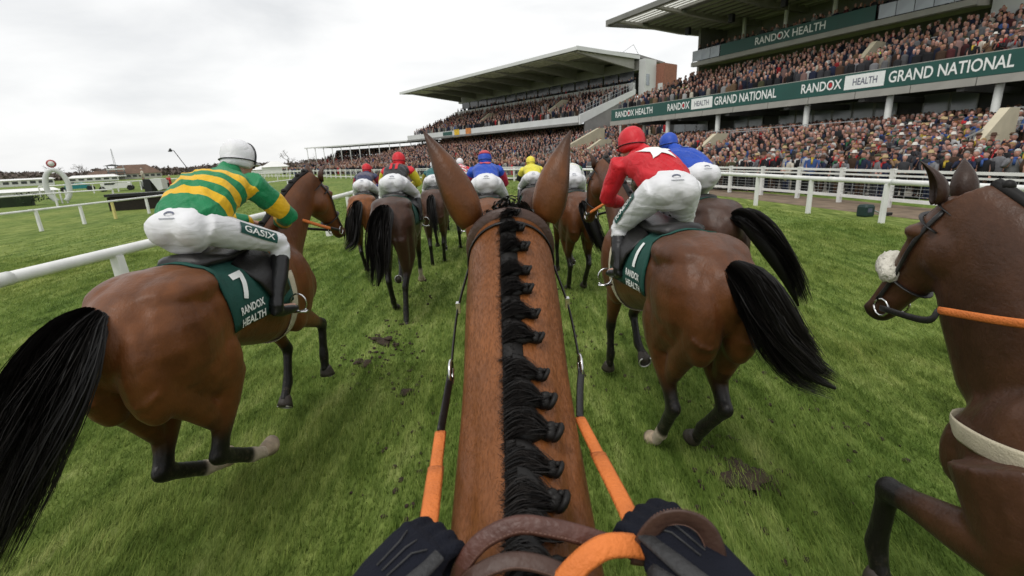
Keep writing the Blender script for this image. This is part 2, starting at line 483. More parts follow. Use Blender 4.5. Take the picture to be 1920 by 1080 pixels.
running_rail('running_rail', 'distant white rail running from the winning post towards the tiled pavilion', L4, 1.15,
             [V(*p[:2], 0) for p in L4[::2]], w=0.09, h=0.16, post=0.10)
IN = cat([(x, y, 0) for x, y in INNER], 90)
running_rail('running_rail', 'single white rail on posts along the right edge of the track', IN, 1.13,
             [V(11.6, 5.4, 0), V(11.3, 8.1, 0), V(10.92, 10.75, 0), V(10.46, 13.38, 0), V(9.92, 15.9, 0), V(9.56, 18.65, 0)] + along(INNER, 2.75, 0)[11:], w=0.085, h=0.15, post=0.115)

def crowd_fence(path):
    pts = along(path, 2.05); c = pts[12]
    root = tag(empty('crowd_fence', (c.x, c.y, 0)), 'white post and rail fence with wire infill holding back the crowd', 'fence')
    wires = MB(); up = MB(); lo = MB(); cap = MB()
    for a, b in zip(pts[:-1], pts[1:]):
        a, b = a - c, b - c
        up.bar(a + V(0, 0, 1.21), b + V(0, 0, 1.21), 0.05, 0.085); cap.bar(a + V(0, 0, 1.06), b + V(0, 0, 1.06), 0.04, 0.06)
        lo.bar(a + V(0, 0, 0.27), b + V(0, 0, 0.27), 0.05, 0.11)
        if (a + c).length < 75:
            for k in range(5):
                z = 0.42 + k * 0.125; wires.bar(a + V(0, 0, z), b + V(0, 0, z), 0.012, 0.014)
            for t in (0.25, 0.5, 0.75):
                p = a.lerp(b, t); wires.bar(p + V(0, 0, 0.33), p + V(0, 0, 1.03), 0.012, 0.012, up=(1, 0, 0))
    [tag(q.build(nm, WHITE, root), kind='stuff') for q, nm in ((up, 'top_rail'), (cap, 'middle_rail'), (lo, 'bottom_rail'))]; tag(wires.build('wire_infill', STEEL, root), kind='stuff')
    pm = MB(); pm.box((0, 0, 0.62), (0.13, 0.13, 1.28)); pm.box((0, 0, 1.275), (0.15, 0.15, 0.03))
    me = pm.fix(pm.mesh('post'))
    me.materials.append(WHITE)
    for p, q in zip(pts[:-1], pts[1:]):
        o = link('post', me, root); o.location = p - c; o.rotation_euler = (0, 0, math.atan2(q.y - p.y, q.x - p.x))
crowd_fence(OUTER)

# ================================================================== GRANDSTANDS
def rot_of(d): return math.atan2(-d[0], d[1])
CROWD = []                                   # strips: (x, y, z) in world with facing angle

def frame(A, B):
    d = Vector((B[0] - A[0], B[1] - A[1])); L = d.length; d /= L
    return Vector((A[0], A[1], 0)), math.atan2(-d.x, d.y), L

def strip(A, rz, y0, y1, prof, dy, dx, skip=0.04, holes=(), scale=1.0, far=False):
    """people standing in rows over a profile [(x, z), ...] of depth and floor height"""
    c, s = math.cos(rz), math.sin(rz); X = [p[0] for p in prof]; Z = [p[1] for p in prof]
    x = X[0]; row = 0
    while x <= X[-1]:
        z = float(np.interp(x, X, Z)); y = y0 + random.random() * dy
        while y < y1:
            px, py = x + random.uniform(-.27, .27), y + random.uniform(-.2, .2)
            if random.random() > skip * 1.0 and not any(h(px, py) for h in holes):
                CROWD.append((A.x + c * px - s * py, A.y + s * px + c * py, z, rz + PI / 2, far))
            y += dy * random.uniform(0.8, 1.25)
        x += dx; row += 1

def banner_text(root, items, x, z, parent_name='lettering'):
    """items: (text, y start, y end, height, material); reads right to left in y because the stand faces the track"""
    for s, ya, yb, h, m in items:
        w = abs(ya - yb); v, f = fit_text(s, w, h, 0.012)
        flat_obj('lettering', v, f, (x, (ya + yb) / 2, z), (0, -1, 0), (0, 0, 1), m, root)

def vomitory(root, y, x0, z0, x1, z1, w=2.6, t=0.9):
    """sloping cream parapet of a stairway let into the seating"""
    mb = MB()
    poly = [(x0, z0 - .6), (x1, z1 - .6), (x1, z1 + t), (x1 - 1.2, z1 + t), (x0, z0 + t * .55)]
    mb.prism(poly, (1, 0, 0), (0, 0, 1), (0, y, 0), (0, w, 0))
    return mb.build('stair_parapet', CREAM, root)

def handrail(root, pts, h=1.0, step=1.2, name='handrail', m=STEEL):
    mb = MB(); pts = [V(*p) for p in pts]
    for a, b in zip(pts[:-1], pts[1:]):
        for z in (h, h * .55): mb.bar(a + V(0, 0, z), b + V(0, 0, z), 0.05, 0.05)
        n = max(1, int((b - a).length / step))
        for i in range(n + 1):
            p = a.lerp(b, i / n); mb.bar(p, p + V(0, 0, h), 0.05, 0.05, up=(1, 0, 0))
    return mb.build(name, m, root)

def terrace(root, y0, y1, prof, step=0.8, m=CONC, name='terrace', base=-0.3):
    X = [p[0] for p in prof]; Z = [p[1] for p in prof]
    poly = [(X[0], base)]; x = X[0]
    while x < X[-1] - 1e-6:
        z = float(np.interp(x, X, Z)); x2 = min(x + step, X[-1]); poly += [(x, z), (x2, z)]; x = x2
    poly.append((X[-1], base))
    # remove doubled points
    q = [poly[0]]
    for p in poly[1:]:
        if abs(p[0] - q[-1][0]) + abs(p[1] - q[-1][1]) > 1e-5: q.append(p)
    mb = MB(); mb.prism(q, (1, 0, 0), (0, 0, 1), (0, y0, 0), (0, y1 - y0, 0))
    return mb.build(name, m, root)

def tier(root, y0, y1, prof, under=0.55, m=CONC):
    """raking seating slab with a smooth underside"""
    X = [p[0] for p in prof]; Z = [p[1] for p in prof]; top = []; x = X[0]
    while x < X[-1] - 1e-6:
        z = float(np.interp(x, X, Z)); x2 = min(x + .8, X[-1]); top += [(x, z), (x2, z)]; x = x2
    q = []
    for p in top + [(X[-1], Z[-1] - under), (X[0], Z[0] - under)]:
        if not q or abs(p[0] - q[-1][0]) + abs(p[1] - q[-1][1]) > 1e-5: q.append(p)
    mb = MB(); mb.prism(q, (1, 0, 0), (0, 0, 1), (0, y0, 0), (0, y1 - y0, 0))
    return mb.build('seating_tier', m, root)

# ---------- the near grandstand
A1, rz1, LEN1 = frame((25.9, 27.5), (11.6, 54.0))
S1 = tag(empty('grandstand', A1, rz1), 'nearest grandstand with green lettered banners and a cantilever roof', 'grandstand')
Y0, Y1 = -16.0, 30.3
low1 = [(-13.5, 0.0), (-11.5, 0.1), (0, 1.75), (8.0, 2.15)]
up1 = [(0.5, 5.5), (12.5, 9.0)]
terrace(S1, Y0, Y1 + 1.5, low1)
tier(S1, Y0, Y1, up1)
mb = MB(); mb.box((-0.02, (Y0 + Y1) / 2, 5.02), (0.44, Y1 - Y0, 0.38)); fb_ = mb.build('fascia_beam', DARKC, S1)
fp_ = MB(); fp_.box((0, 0, 0), (0.06, 2.96, 0.42)); fpm = fp_.fix(fp_.mesh('fascia_panel')); fpm.materials.append(BEAM)
for k in range(15): q = link('fascia_panel', fpm, fb_); q.location = (-0.27, Y1 - 1.52 - 3.0 * k, 5.02)
mb = MB(); mb.box((0.15, (Y0 + Y1) / 2, 6.43), (0.25, Y1 - Y0, 0.05)); mb.build('capping', BEAM, S1)
bo = MB(); bo.box((-0.06, (Y0 + Y1) / 2, 5.83), (0.12, Y1 - Y0, 1.13)); bo = bo.build('banner', BANNER, S1)
BX = -0.135
for a, b in ((7.10, 4.80), (19.65, 17.45)): mb = MB(); mb.box((-0.13, (a + b) / 2, 5.86), (0.02, a - b, 0.86)); mb.build('white_sign_panel', LETTER, bo)
GREYL = mat('grey_lettering', (0.10, 0.11, 0.16), 0.5, 0.05)
for s, a, b, h, m, x in (('RANDOX', 9.95, 7.28, .62, LETTER, BX), ('HEALTH', 6.6, 5.2, .42, GREYL, -0.146), ('GRAND NATIONAL', 4.58, -1.05, .66, LETTER, BX),
                   ('RANDOX', 22.4, 19.85, .62, LETTER, BX), ('HEALTH', 19.3, 17.8, .42, GREYL, -0.146), ('GRAND NATIONAL', 17.25, 11.8, .66, LETTER, BX),
                   ('RANDOX HEALTH', 29.6, 24.3, .60, LETTER, BX), ('RANDOX', -4.2, -7.0, .62, LETTER, BX)):
    v, f = fit_text(s, abs(a - b), h, 0.015)
    flat_obj('lettering', v, f, (x, (a + b) / 2, 5.86), (0, -1, 0), (0, 0, 1), m, bo)
for a, b in ((9.95, 7.28), (22.4, 19.85), (29.6, 26.9)):
    yo = a - (a - b) * 0.735
    flat_obj('logo_dot', [(.12 * math.cos(t * PI / 6), .16 * math.sin(t * PI / 6)) for t in range(12)], [tuple(range(12))], (-0.141, yo, 5.86), (0, -1, 0), (0, 0, 1), RED_DOT, bo)
# columns under the banner, glazed concourse behind
cm = MB(); cm.tube([(0, 0, 1.5), (0, 0, 4.82)], 0.19, 14); cme = cm.fix(cm.mesh('column', True)); cme.materials.append(WHITE_OLD)
for y in (-15, -10.3, -5.5, -0.55, 4.5, 9.6, 17.07, 22.63, 27.9):
    o = link('column', cme, S1); o.location = (0.25, y, 0)
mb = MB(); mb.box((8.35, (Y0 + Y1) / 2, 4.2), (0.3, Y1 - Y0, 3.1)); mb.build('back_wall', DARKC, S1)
wm = MB(); wm.box((0, 0, 0), (0.06, 1.36, 1.25)); wme = wm.fix(wm.mesh('window')); wme.materials.append(PANE)
fm = MB()
for yy in (-0.72, 0.72): fm.box((0, yy, 0), (0.1, 0.08, 1.4))
for zz in (-0.66, 0.66): fm.box((0, 0, zz), (0.098, 1.36, 0.08))
fme = fm.fix(fm.mesh('frame')); fme.materials.append(STEEL)
y = Y0 + 1
while y < Y1 - 1:
    if random.random() > 0.16:
        o = link('window', wme, S1); o.location = (8.1, y, 4.45); q = link('frame', fme, o)
    y += 1.55
for k in range(int((Y1 - Y0) / 5)): mb = MB(); mb.box((4.0, Y0 + 2 + 5 * k, 4.80), (8.0, 0.35, 0.4)); mb.build('ceiling_beam', DARKC, S1)
# brick end under the left of the banner
mb = MB(); mb.box((1.6, Y1 - 1.5, 3.2), (0.3, 3.4, 3.3)); mb.build('brick_panel', BRICK, S1)
for yy in (Y1 - 3.3, Y1 - 1.5, Y1 + .25): mb = MB(); mb.box((1.5, yy, 3.2), (0.25, 0.3, 3.3)); mb.build('pale_pier', WHITE_OLD, S1)
# upper balcony
bx = 10.4
tier(S1, 4.8, 29.0, [(bx, 11.25), (bx + 5, 11.8)], 0.45, CONC)
mb = MB(); mb.box((bx - .05, 16.9, 11.05), (0.35, 24.4, 0.42)); mb.build('balcony_edge', BEAM, S1)
b2 = MB(); b2.box((bx - .1, 18.2, 11.86), (0.1, 14.4, 1.12)); b2 = b2.build('banner', BANNER, S1)
v, f = fit_text('RANDOX HEALTH', 6.6, .66, 0.012); flat_obj('lettering', v, f, (bx - .16, 18.1, 11.88), (0, -1, 0), (0, 0, 1), LETTER, b2)
flat_obj('logo_dot', [(.11 * math.cos(t * PI / 6), .15 * math.sin(t * PI / 6)) for t in range(12)], [tuple(range(12))], (bx - .167, 18.95, 11.88), (0, -1, 0), (0, 0, 1), RED_DOT, b2)
gm = MB(); gm.box((0, 0, 0), (0.04, 1.15, 1.0)); gme = gm.fix(gm.mesh('glass_panel')); gme.materials.append(PANE)
for y in [5.4 + 1.2 * k for k in range(5)] + [26.1, 27.3, 28.4]:
    o = link('glass_panel', gme, S1); o.location = (bx - .1, y, 11.85)
handrail(S1, [(bx, 29.1, 11.3), (bx, 25.3, 11.3)], 1.1)
mb = MB(); mb.box((16.2, 16, 11.6), (0.4, 30, 7.4)); mb.build('back_wall', SOFFIT, S1)
mb = MB(); mb.box((13.9, 29.35, 11.0), (4.6, 0.3, 8.0)); mb.build('end_wall', SOFFIT, S1)
mb = MB(); mb.box((14.2, 2.6, 11.4), (3.6, 4.0, 6.0)); mb.build('white_stair_tower', CLAD, S1)
for y in (7, 11, 15.5, 20, 24.5):
    o = link('column', cme, S1); o.location = (12.6, y, 10.1)
wm2 = MB(); wm2.box((0, 0, 0), (0.06, 2.0, 1.5)); wme2 = wm2.fix(wm2.mesh('window')); wme2.materials.append(PANEDK)
for y in [5.5 + 2.3 * k for k in range(10)]:
    o = link('window', wme2, S1); o.location = (15.95, y, 13.0)
# roof: deck, edge, beams, translucent strips near the front
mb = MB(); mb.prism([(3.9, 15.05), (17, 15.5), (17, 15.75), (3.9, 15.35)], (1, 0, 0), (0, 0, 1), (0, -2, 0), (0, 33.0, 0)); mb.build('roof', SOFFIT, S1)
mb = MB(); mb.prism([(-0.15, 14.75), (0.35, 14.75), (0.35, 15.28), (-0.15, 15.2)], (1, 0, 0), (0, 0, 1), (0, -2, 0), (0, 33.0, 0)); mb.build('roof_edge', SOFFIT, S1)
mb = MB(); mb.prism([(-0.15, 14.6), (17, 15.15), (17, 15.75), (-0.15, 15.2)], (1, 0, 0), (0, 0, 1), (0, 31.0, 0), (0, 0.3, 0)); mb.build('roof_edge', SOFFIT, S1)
for y in [-1 + 5.25 * k for k in range(7)]:
    mb = MB(); mb.prism([(0.3, 14.95), (10, 14.45), (16, 14.5), (16, 15.1), (0.3, 15.09)], (1, 0, 0), (0, 0, 1), (0, y - .16, 0), (0, .42, 0)); mb.build('roof_beam', BEAM, S1)
for k in range(6):
    mb = MB(); x0 = 0.45 + k * 0.62
    mb.prism([(x0, 15.12), (x0 + .50, 15.13), (x0 + .50, 15.2), (x0, 15.19)], (1, 0, 0), (0, 0, 1), (0, -1.9, 0), (0, 32.8, 0)); mb.build('roof_light', SKYL, S1)
    mb = MB(); mb.box((x0 + .56, 14.5, 15.16), (0.10, 32.8, 0.08)); mb.build('purlin', SOFFIT, S1)
for k in range(10):
    mb = MB(); mb.box((4.9 + 1.15 * k, 14.5, 15.0), (0.14, 32.6, 0.22)); mb.build('purlin', BEAM, S1)
fl_ = MB(); fl_.box((0, 0, 0), (0.5, 0.34, 0.22)); flm = fl_.fix(fl_.mesh('floodlight')); flm.materials.append(STEEL)
sk_ = MB(); sk_.box((0, 0, 0), (0.4, 0.45, 0.7)); skm = sk_.fix(sk_.mesh('loudspeaker')); skm.materials.append(BLACKP)
for k in range(6):
    q = link('loudspeaker', skm, S1); q.location = (8.0, 1.5 + 5.25 * k, 14.0)
    q = link('floodlight', flm, S1); q.location = (4.4, 4.1 + 5.25 * k, 14.85)
# stairs and rails in the seating
vomitory(S1, 25.5, 4.4, 6.4, 7.4, 7.4, 0.35, 1.1)
vomitory(S1, 8.6, 3.8, 6.3, 7.4, 7.4, 0.35, 1.7)
handrail(S1, [(2.2, 8.9, 6.0), (2.2, 11.3, 6.0)], 1.3); handrail(S1, [(7.4, 5, 7.6), (7.4, 8.5, 7.6)], 1.2)
handrail(S1, [(0.6, 30.2, 5.6), (12, 30.2, 9.1)], 1.0)
vomitory(S1, 13.2, -7.2, 0.9, -3.4, 1.9, 0.35, 1.25)
vomitory(S1, -2.6, -8.0, 0.6, -3.4, 2.0, 0.35, 1.4)
vomitory(S1, 27.6, -8.0, 0.4, -2.4, 2.0, 0.35, 1.4)
handrail(S1, [(-3.4, -2.4, 1.7), (-3.4, -9, 1.7)], 1.7); handrail(S1, [(-8.0, -2.3, .6), (-3.4, -2.3, 1.5)], 1.5, .35); handrail(S1, [(-1.2, 5.0, 2.2), (-1.2, 17.0, 2.2)], 1.2, 2.4)
handrail(S1, [(-3.3, 10, 1.6), (-3.3, 13, 1.6)], 1.6)
handrail(S1, [(-8.4, 27.2, .6), (0.5, 27.2, 2.3)], 1.3)
hole = [lambda x, y: 3.4 < x < 7.6 and (24.8 < y < 26.4 or 7.9 < y < 9.5), lambda x, y: -8.4 < x < -3.2 and (12.4 < y < 13.8 or -4.2 < y < -2.0 or 26.6 < y < 28.3)]
strip(A1, rz1, Y0 + .4, Y1 + 1, low1, .56, .70, .03, hole)
strip(A1, rz1, Y0 + 6, Y1 - .3, up1, .60, .80, .04, hole)
strip(A1, rz1, 5.5, 28.7, [(bx + .5, 11.3), (bx + 2.6, 11.5)], .7, .8, .12)
# ---------- the second grandstand
A2, rz2, LEN2 = frame((10.0, 79.0), (-27.0, 123.0))
S2 = tag(empty('grandstand', A2, rz2), 'second grandstand beyond, with a broad wing roof and a red brick end tower', 'grandstand')
ya, yb = -2.0, 51.0
low2 = [(-21, 0.0), (-16, 0.2), (-2, 3.0), (9, 5.0)]
up2 = [(0.6, 6.9), (13.6, 11.3)]
terrace(S2, ya - 14, yb + 6, low2)
tier(S2, ya, yb - 1, up2, 0.5)
mb = MB(); mb.box((0.1, (ya + yb) / 2, 7.1), (0.3, yb - ya, 0.95)); mb.build('balcony_front', CLAD, S2)
mb = MB(); mb.box((0.2, (ya + yb) / 2, 6.45), (0.9, yb - ya, 0.35)); mb.build('fascia_beam', SOFFIT, S2)
mb = MB(); mb.prism([(0, 6.3), (14, 11.2), (14, 12.0), (0, 7.7)], (1, 0, 0), (0, 0, 1), (0, ya - .35, 0), (0, .3, 0)); mb.build('stair_flank', CLAD, S2)
mb = MB(); mb.prism([(1.2, 3.6), (14, 3.6), (14, 11.1), (1.2, 6.75)], (1, 0, 0), (0, 0, 1), (0, ya - .28, 0), (0, .2, 0)); mb.build('end_wall', SOFFIT, S2)
handrail(S2, [(0.2, ya - .2, 7.5), (14, ya - .2, 12.0)], 1.3, 0.8)
mb = MB(); mb.box((9.4, (ya + yb) / 2, 5.9), (0.4, yb - ya, 2.2)); mb.build('back_wall', DARKC, S2)
mb = MB(); mb.box((14.0, (ya + yb) / 2, 12.5), (0.5, yb - ya, 1.1)); mb.build('balcony_front', CLAD, S2)
mb = MB(); mb.box((14.0, (ya + yb) / 2, 11.7), (1.2, yb - ya, 0.4)); mb.build('balcony_underside', SOFFIT, S2)
mb = MB(); mb.box((18.0, (ya + yb) / 2, 13.4), (0.5, yb - ya, 4.0)); mb.build('back_wall', DARKC, S2)
mb = MB(); mb.box((16.6, (ya + yb) / 2, 15.8), (3.0, yb - ya, 1.5)); mb.build('upper_wall', BEAM, S2)
wm3 = MB(); wm3.box((0, 0, 0), (0.08, 3.0, 1.4)); wme3 = wm3.fix(wm3.mesh('window')); wme3.materials.append(PANEDK)
for k in range(15):
    o = link('window', wme3, S2); o.location = (15.0 if k % 5 else 14.9, ya + 2.2 + 3.4 * k, 14.3)
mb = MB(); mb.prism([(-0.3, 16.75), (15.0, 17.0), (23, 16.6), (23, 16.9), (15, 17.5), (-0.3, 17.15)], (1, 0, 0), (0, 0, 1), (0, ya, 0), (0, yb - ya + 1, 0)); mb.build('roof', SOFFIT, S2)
for k in range(9):
    y = ya + .4 + 6.3 * k
    mb = MB(); mb.prism([(0.2, 16.55), (14.5, 15.2), (14.5, 16.9), (0.2, 16.72)], (1, 0, 0), (0, 0, 1), (0, y, 0), (0, .5, 0)); mb.build('roof_beam', BEAM, S2)
for k in range(5):
    x0 = 0.5 + k * 0.95
    mb = MB(); mb.box((x0, (ya + yb) / 2, 16.66), (.5, yb - ya - .6, .1)); mb.build('roof_light', mat('pale_roof_light', (0.62, 0.60, 0.50), 0.5, 0.25, 1.2), S2)
for k in range(9):
    mb = MB(); mb.box((5.6 + 1.05 * k, (ya + yb) / 2, 16.80), (.14, yb - ya - .6, .16)); mb.build('purlin', BEAM, S2)
mb = MB(); mb.box((-0.35, (ya + yb + 1) / 2, 16.95), (0.18, yb - ya + 1.1, 0.5)); mb.build('roof_edge', CLAD, S2); mb = MB(); mb.box((7.4, ya - .1, 17.0), (15.6, 0.2, 0.55)); mb.build('roof_edge', CLAD, S2)
mb = MB(); mb.box((16.6, ya - .8, 12.5), (3.2, 1.2, 8.3)); mb.build('white_end_wall', CLAD, S2)
mb = MB(); mb.box((20.2, ya - 1.6, 11.5), (4.0, 2.6, 9.0)); mb.build('brick_tower', BRICK, S2)
mb = MB(); mb.box((15.8, ya - 1.43, 13.4), (0.9, 0.05, 1.8)); mb.build('window', PANE, S2); mb = MB(); mb.box((15.8, ya - 1.43, 11.0), (0.9, 0.05, 1.2)); mb.build('window', PANE, S2)
mb = MB(); mb.box((18.18, ya - 2.3, 11.7), (0.04, 0.9, 2.4)); mb.build('white_door', CLAD, S2)
mb = MB(); mb.tube([(14, 2, 17.5), (20.5, 3, 20.4)], .04, 5); mb.build('roof_cable', STEEL, S2); mb = MB(); mb.tube([(20.5, 3, 20.4), (24.5, 3, 16.7)], .04, 5); mb.build('roof_cable', STEEL, S2)
for y in (30.6, 26.6):
    c_ = mat('yellow_pennant' if y > 28 else 'red_gold_pennant', (0.65, 0.42, 0.03) if y > 28 else (0.55, 0.2, 0.05), 0.6, 0.3, 3)
    mb = MB(); mb.box((-0.12, y, 6.95), (0.06, 1.7, 1.5)); mb.build('hanging_banner', c_, S2)
mb = MB(); mb.box((-0.1, 34, 7.1), (0.06, 3.4, 0.7)); mb.build('banner', BANNER, S2)
vomitory(S2, 8, 3.5, 8.5, 8.5, 10.0, .4, 1.2); vomitory(S2, 27, 2.5, 8, 7.0, 9.6, .4, 1.0); vomitory(S2, 40, 5, 8.6, 9, 10.1, .4, .9)
vomitory(S2, -9.5, -14, 0.8, -3.0, 3.4, 0.4, 1.9); handrail(S2, [(-14, -8.6, 1.2), (-2, -8.6, 3.6)], 1.8, .8)
hole2 = [lambda x, y: 3 < x < 8.6 and (6.9 < y < 8.7 or 26 < y < 27.8), lambda x, y: -14 < x < -2.6 and -11 < y < -8.4]
strip(A2, rz2, ya - 13.5, yb + 5, low2, .74, 1.0, .05, hole2, far=True)
strip(A2, rz2, ya + .4, yb - 1.2, up2, .72, .95, .04, hole2, far=True)
strip(A2, rz2, ya + .4, yb - .6, [(14.3, 12.1), (15.4, 12.3)], .8, .9, .25, far=True)
# ---------- the low far stand
A3, rz3, LEN3 = frame((-16.0, 116.0), (-56.0, 142.0))
S3 = tag(empty('grandstand', A3, rz3), 'low far grandstand with a thin flat roof on slender posts, left of the big stands', 'grandstand')
low3 = [(-6, 0.5), (0, 1.2), (9, 4.2)]
terrace(S3, -6, 47, low3)
mb = MB(); mb.box((4.0, 25, 6.55), (10.5, 44, 0.16)); mb.build('roof', SOFFIT, S3)
mb = MB(); mb.box((-1.3, 25, 6.5), (0.2, 44.2, 0.3)); mb.build('roof_edge', CLAD, S3)
pm = MB(); pm.tube([(0, 0, 1), (0, 0, 6.5)], .1, 8); pme = pm.fix(pm.mesh('column', True)); pme.materials.append(WHITE_OLD)
for k in range(13):
    o = link('column', pme, S3); o.location = (-1.0, 3.4 + 3.6 * k, 0)
mb = MB(); mb.box((9.2, 20, 5.0), (0.3, 54, 1.6)); mb.build('back_wall', DARKC, S3)
strip(A3, rz3, -5.5, 46, low3, .85, 1.1, .08, far=True)
strip(Vector((0, 0, 0)), 0.0, 0, 0, [(0, 0), (0, 0)], 1, 1)
# people along the rails between the stands and the bend
for p in along(OUTER, .72, 0):
    if p.y > 46 and p.x > -46 and random.random() < .85:
        for k in range(2):
            t = PI / 2 * .4
            CROWD.append((p.x + 1.0 + .8 * k + random.uniform(-.2, .2), p.y + .9 + .7 * k + random.uniform(-.2, .2), 0, rz2 + PI / 2, True))

# ================================================================== SPECTATORS
COATS = {'navy': (.015, .02, .045), 'black': (.012, .012, .014), 'charcoal': (.04, .04, .045), 'dark brown': (.05, .028, .018), 'maroon': (.075, .020, .022),
         'olive': (.06, .06, .03), 'camel': (.22, .14, .08), 'grey': (.16, .16, .17), 'pale grey': (.36, .36, .36), 'cream': (.46, .42, .35),
         'blue': (.04, .08, .22), 'tan': (.16, .10, .06), 'dusty pink': (.27, .165, .15), 'red': (.42, .03, .035)}
HEADS = {'grey hair': ('hair', (.22, .21, .20)), 'white hair': ('hair', (.50, .49, .46)), 'brown hair': ('hair', (.06, .032, .018)), 'dark hair': ('hair', (.016, .012, .010)),
         'blond hair': ('hair', (.33, .22, .10)), 'ginger hair': ('hair', (.20, .075, .025)), 'a grey flat cap': ('cap', (.12, .12, .12)), 'a brown flat cap': ('cap', (.09, .055, .03)),
         'a green flat cap': ('cap', (.045, .06, .03)), 'a brown brimmed hat': ('hat', (.07, .04, .025)), 'a white brimmed hat': ('hat', (.62, .60, .55)), 'a straw hat': ('hat', (.42, .32, .17))}
SCARVES = {'': None, 'a red scarf': (.40, .03, .03), 'a white collar': (.65, .64, .62), 'a yellow scarf': (.50, .36, .05), 'a blue scarf': (.05, .10, .30), 'a green tie': (.03, .13, .06)}
SKINS = [(.44, .235, .185), (.50, .28, .225), (.38, .195, .15), (.46, .25, .205), (.33, .165, .12)]

def mb_torso(mb, n=12, arms=0):
    X, Yv = (1, 0, 0), (0, 1, 0)
    mb.loft([((0, -.02, .60), X, Yv, .17, .12, .12), ((0, -.01, .95), X, Yv, .185, .13, .12), ((0, 0, 1.15), X, Yv, .185, .12, .12), ((0, .0, 1.32), X, Yv, .205, .12, .12),
             ((0, -.01, 1.42), X, Yv, .185, .09, .10), ((0, -.01, 1.48), X, Yv, .08, .065, .065)], n)
    for s in (-1, 1):
        if arms == 0: pts = [(s * .205, -.01, 1.40), (s * .25, -.03, 1.18), (s * .22, .10, 1.00), (s * .13, .22, 1.04)]
        elif arms == 1: pts = [(s * .205, -.01, 1.40), (s * .27, .06, 1.20), (s * .20, .20, 1.24), (s * .10, .24, 1.46)]
        else: pts = [(s * .205, -.01, 1.40), (s * .27, .02, 1.16), (s * .24, .02, .94)]
        mb.tube(pts, [.07, .06, .05, .042][:len(pts)], 8)
    return mb
def person_meshes(arms):
    skin = MB(); mb_torso(skin, 12, arms); skin.v = [(x * .86, y * .80, z * .985) for x, y, z in skin.v]
    skin.loft([((0, 0, 1.44), (1, 0, 0), (0, 1, 0), .055, .055, .055), ((0, .005, 1.52), (1, 0, 0), (0, 1, 0), .05, .05, .055), ((0, .02, 1.545), (1, 0, 0), (0, 1, 0), .056, .075, .06),
               ((0, .015, 1.60), (1, 0, 0), (0, 1, 0), .073, .092, .085), ((0, .01, 1.66), (1, 0, 0), (0, 1, 0), .078, .095, .098), ((0, .0, 1.72), (1, 0, 0), (0, 1, 0), .070, .085, .09), ((0, 0, 1.765), (1, 0, 0), (0, 1, 0), .035, .045, .045)], 12)
    skin.ell((0, .105, 1.625), (.016, .022, .026), n=6, m=4)                          # nose
    for s in (-1, 1): skin.ell((s * .08, .0, 1.635), (.012, .02, .03), n=6, m=4)       # ears
    hp = {0: (.10, .235, 1.05), 1: (.085, .24, 1.49), 2: (.24, .04, .88)}[arms]
    for s in (-1, 1):
        skin.ell((s * hp[0], hp[1], hp[2]), (.042, .045, .05), n=8, m=5)
        for k in range(4): skin.tube([(s * hp[0] + s * (.024 - .016 * k), hp[1] + .035, hp[2] + .01), (s * hp[0] + s * (.024 - .016 * k) - s * .01, hp[1] + .055, hp[2] - .03)], .0085, 5)
    for s in (-1, 1):                                                                # eyes as shaded sockets
        skin.ell((s * .030, .098, 1.655), (.012, .008, .007), n=6, m=4)
    for s in (-1, 1): skin.tube([(s * .09, 0, .66), (s * .10, 0, .08), (s * .10, .10, .04)], [.085, .06, .045], 8)
    me = remesh(skin, .016, 1); me.name = 'person'; return me
def headgear(kind):
    mb = MB()
    X, Y = (1, 0, 0), (0, 1, 0)
    if kind == 'hair':
        mb.loft([((0, -.035, 1.60), X, Y, .079, .05, .072), ((0, -.025, 1.66), X, Y, .086, .075, .085), ((0, -.010, 1.715), X, Y, .083, .098, .092), ((0, -.004, 1.76), X, Y, .060, .072, .072), ((0, 0, 1.785), X, Y, .02, .03, .03)], 12)
    elif kind == 'cap':
        mb.loft([((0, .0, 1.685), X, Y, .086, .10, .10), ((0, .01, 1.72), X, Y, .098, .125, .105), ((0, .01, 1.765), X, Y, .082, .09, .09), ((0, 0, 1.785), X, Y, .03, .04, .04)], 12)
        mb.loft([((0, .09, 1.69), X, Y, .075, .06, .02), ((0, .095, 1.70), X, Y, .075, .06, .02)], 10)
    else:
        mb.loft([((0, 0, 1.695), X, Y, .15, .17, .17), ((0, 0, 1.71), X, Y, .145, .165, .165), ((0, 0, 1.712), X, Y, .088, .104, .104), ((0, 0, 1.79), X, Y, .078, .092, .092), ((0, 0, 1.815), X, Y, .05, .06, .06)], 14)
    return mb.fix(mb.mesh(kind, True))
tr_m = MB()
tr_m.loft([((0, -.01, .98), (1, 0, 0), (0, 1, 0), .165, .115, .11), ((0, -.01, .80), (1, 0, 0), (0, 1, 0), .18, .125, .12), ((0, -.01, .72), (1, 0, 0), (0, 1, 0), .16, .11, .11)], 12)
for s in (-1, 1): tr_m.tube([(s * .085, 0, .82), (s * .095, 0, .45), (s * .10, 0, .06)], [.095, .078, .068], 9); tr_m.ell((s * .10, .06, .045), (.05, .12, .05), n=8, m=5)
TROUSERS = remesh(tr_m, .02, 2); TROUSERS.materials.append(None)
PB = [person_meshes(a) for a in (0, 1, 2)]
PC = []
for a in (0, 1, 2):
    t = mb_torso(MB(), 12, a); PC.append(t.fix(t.mesh('coat', True)))
HG = {k: headgear(k) for k in ('hair', 'cap', 'hat')}
sm = MB(); sm.loft([((0, .0, 1.44), (1, 0, 0), (0, 1, 0), .085, .08, .075), ((0, .01, 1.49), (1, 0, 0), (0, 1, 0), .075, .078, .065), ((0, .01, 1.52), (1, 0, 0), (0, 1, 0), .06, .066, .06)], 10)
sm.box((0.02, .125, 1.36), (.07, .02, .22)); SCARF = sm.fix(sm.mesh('scarf', True))
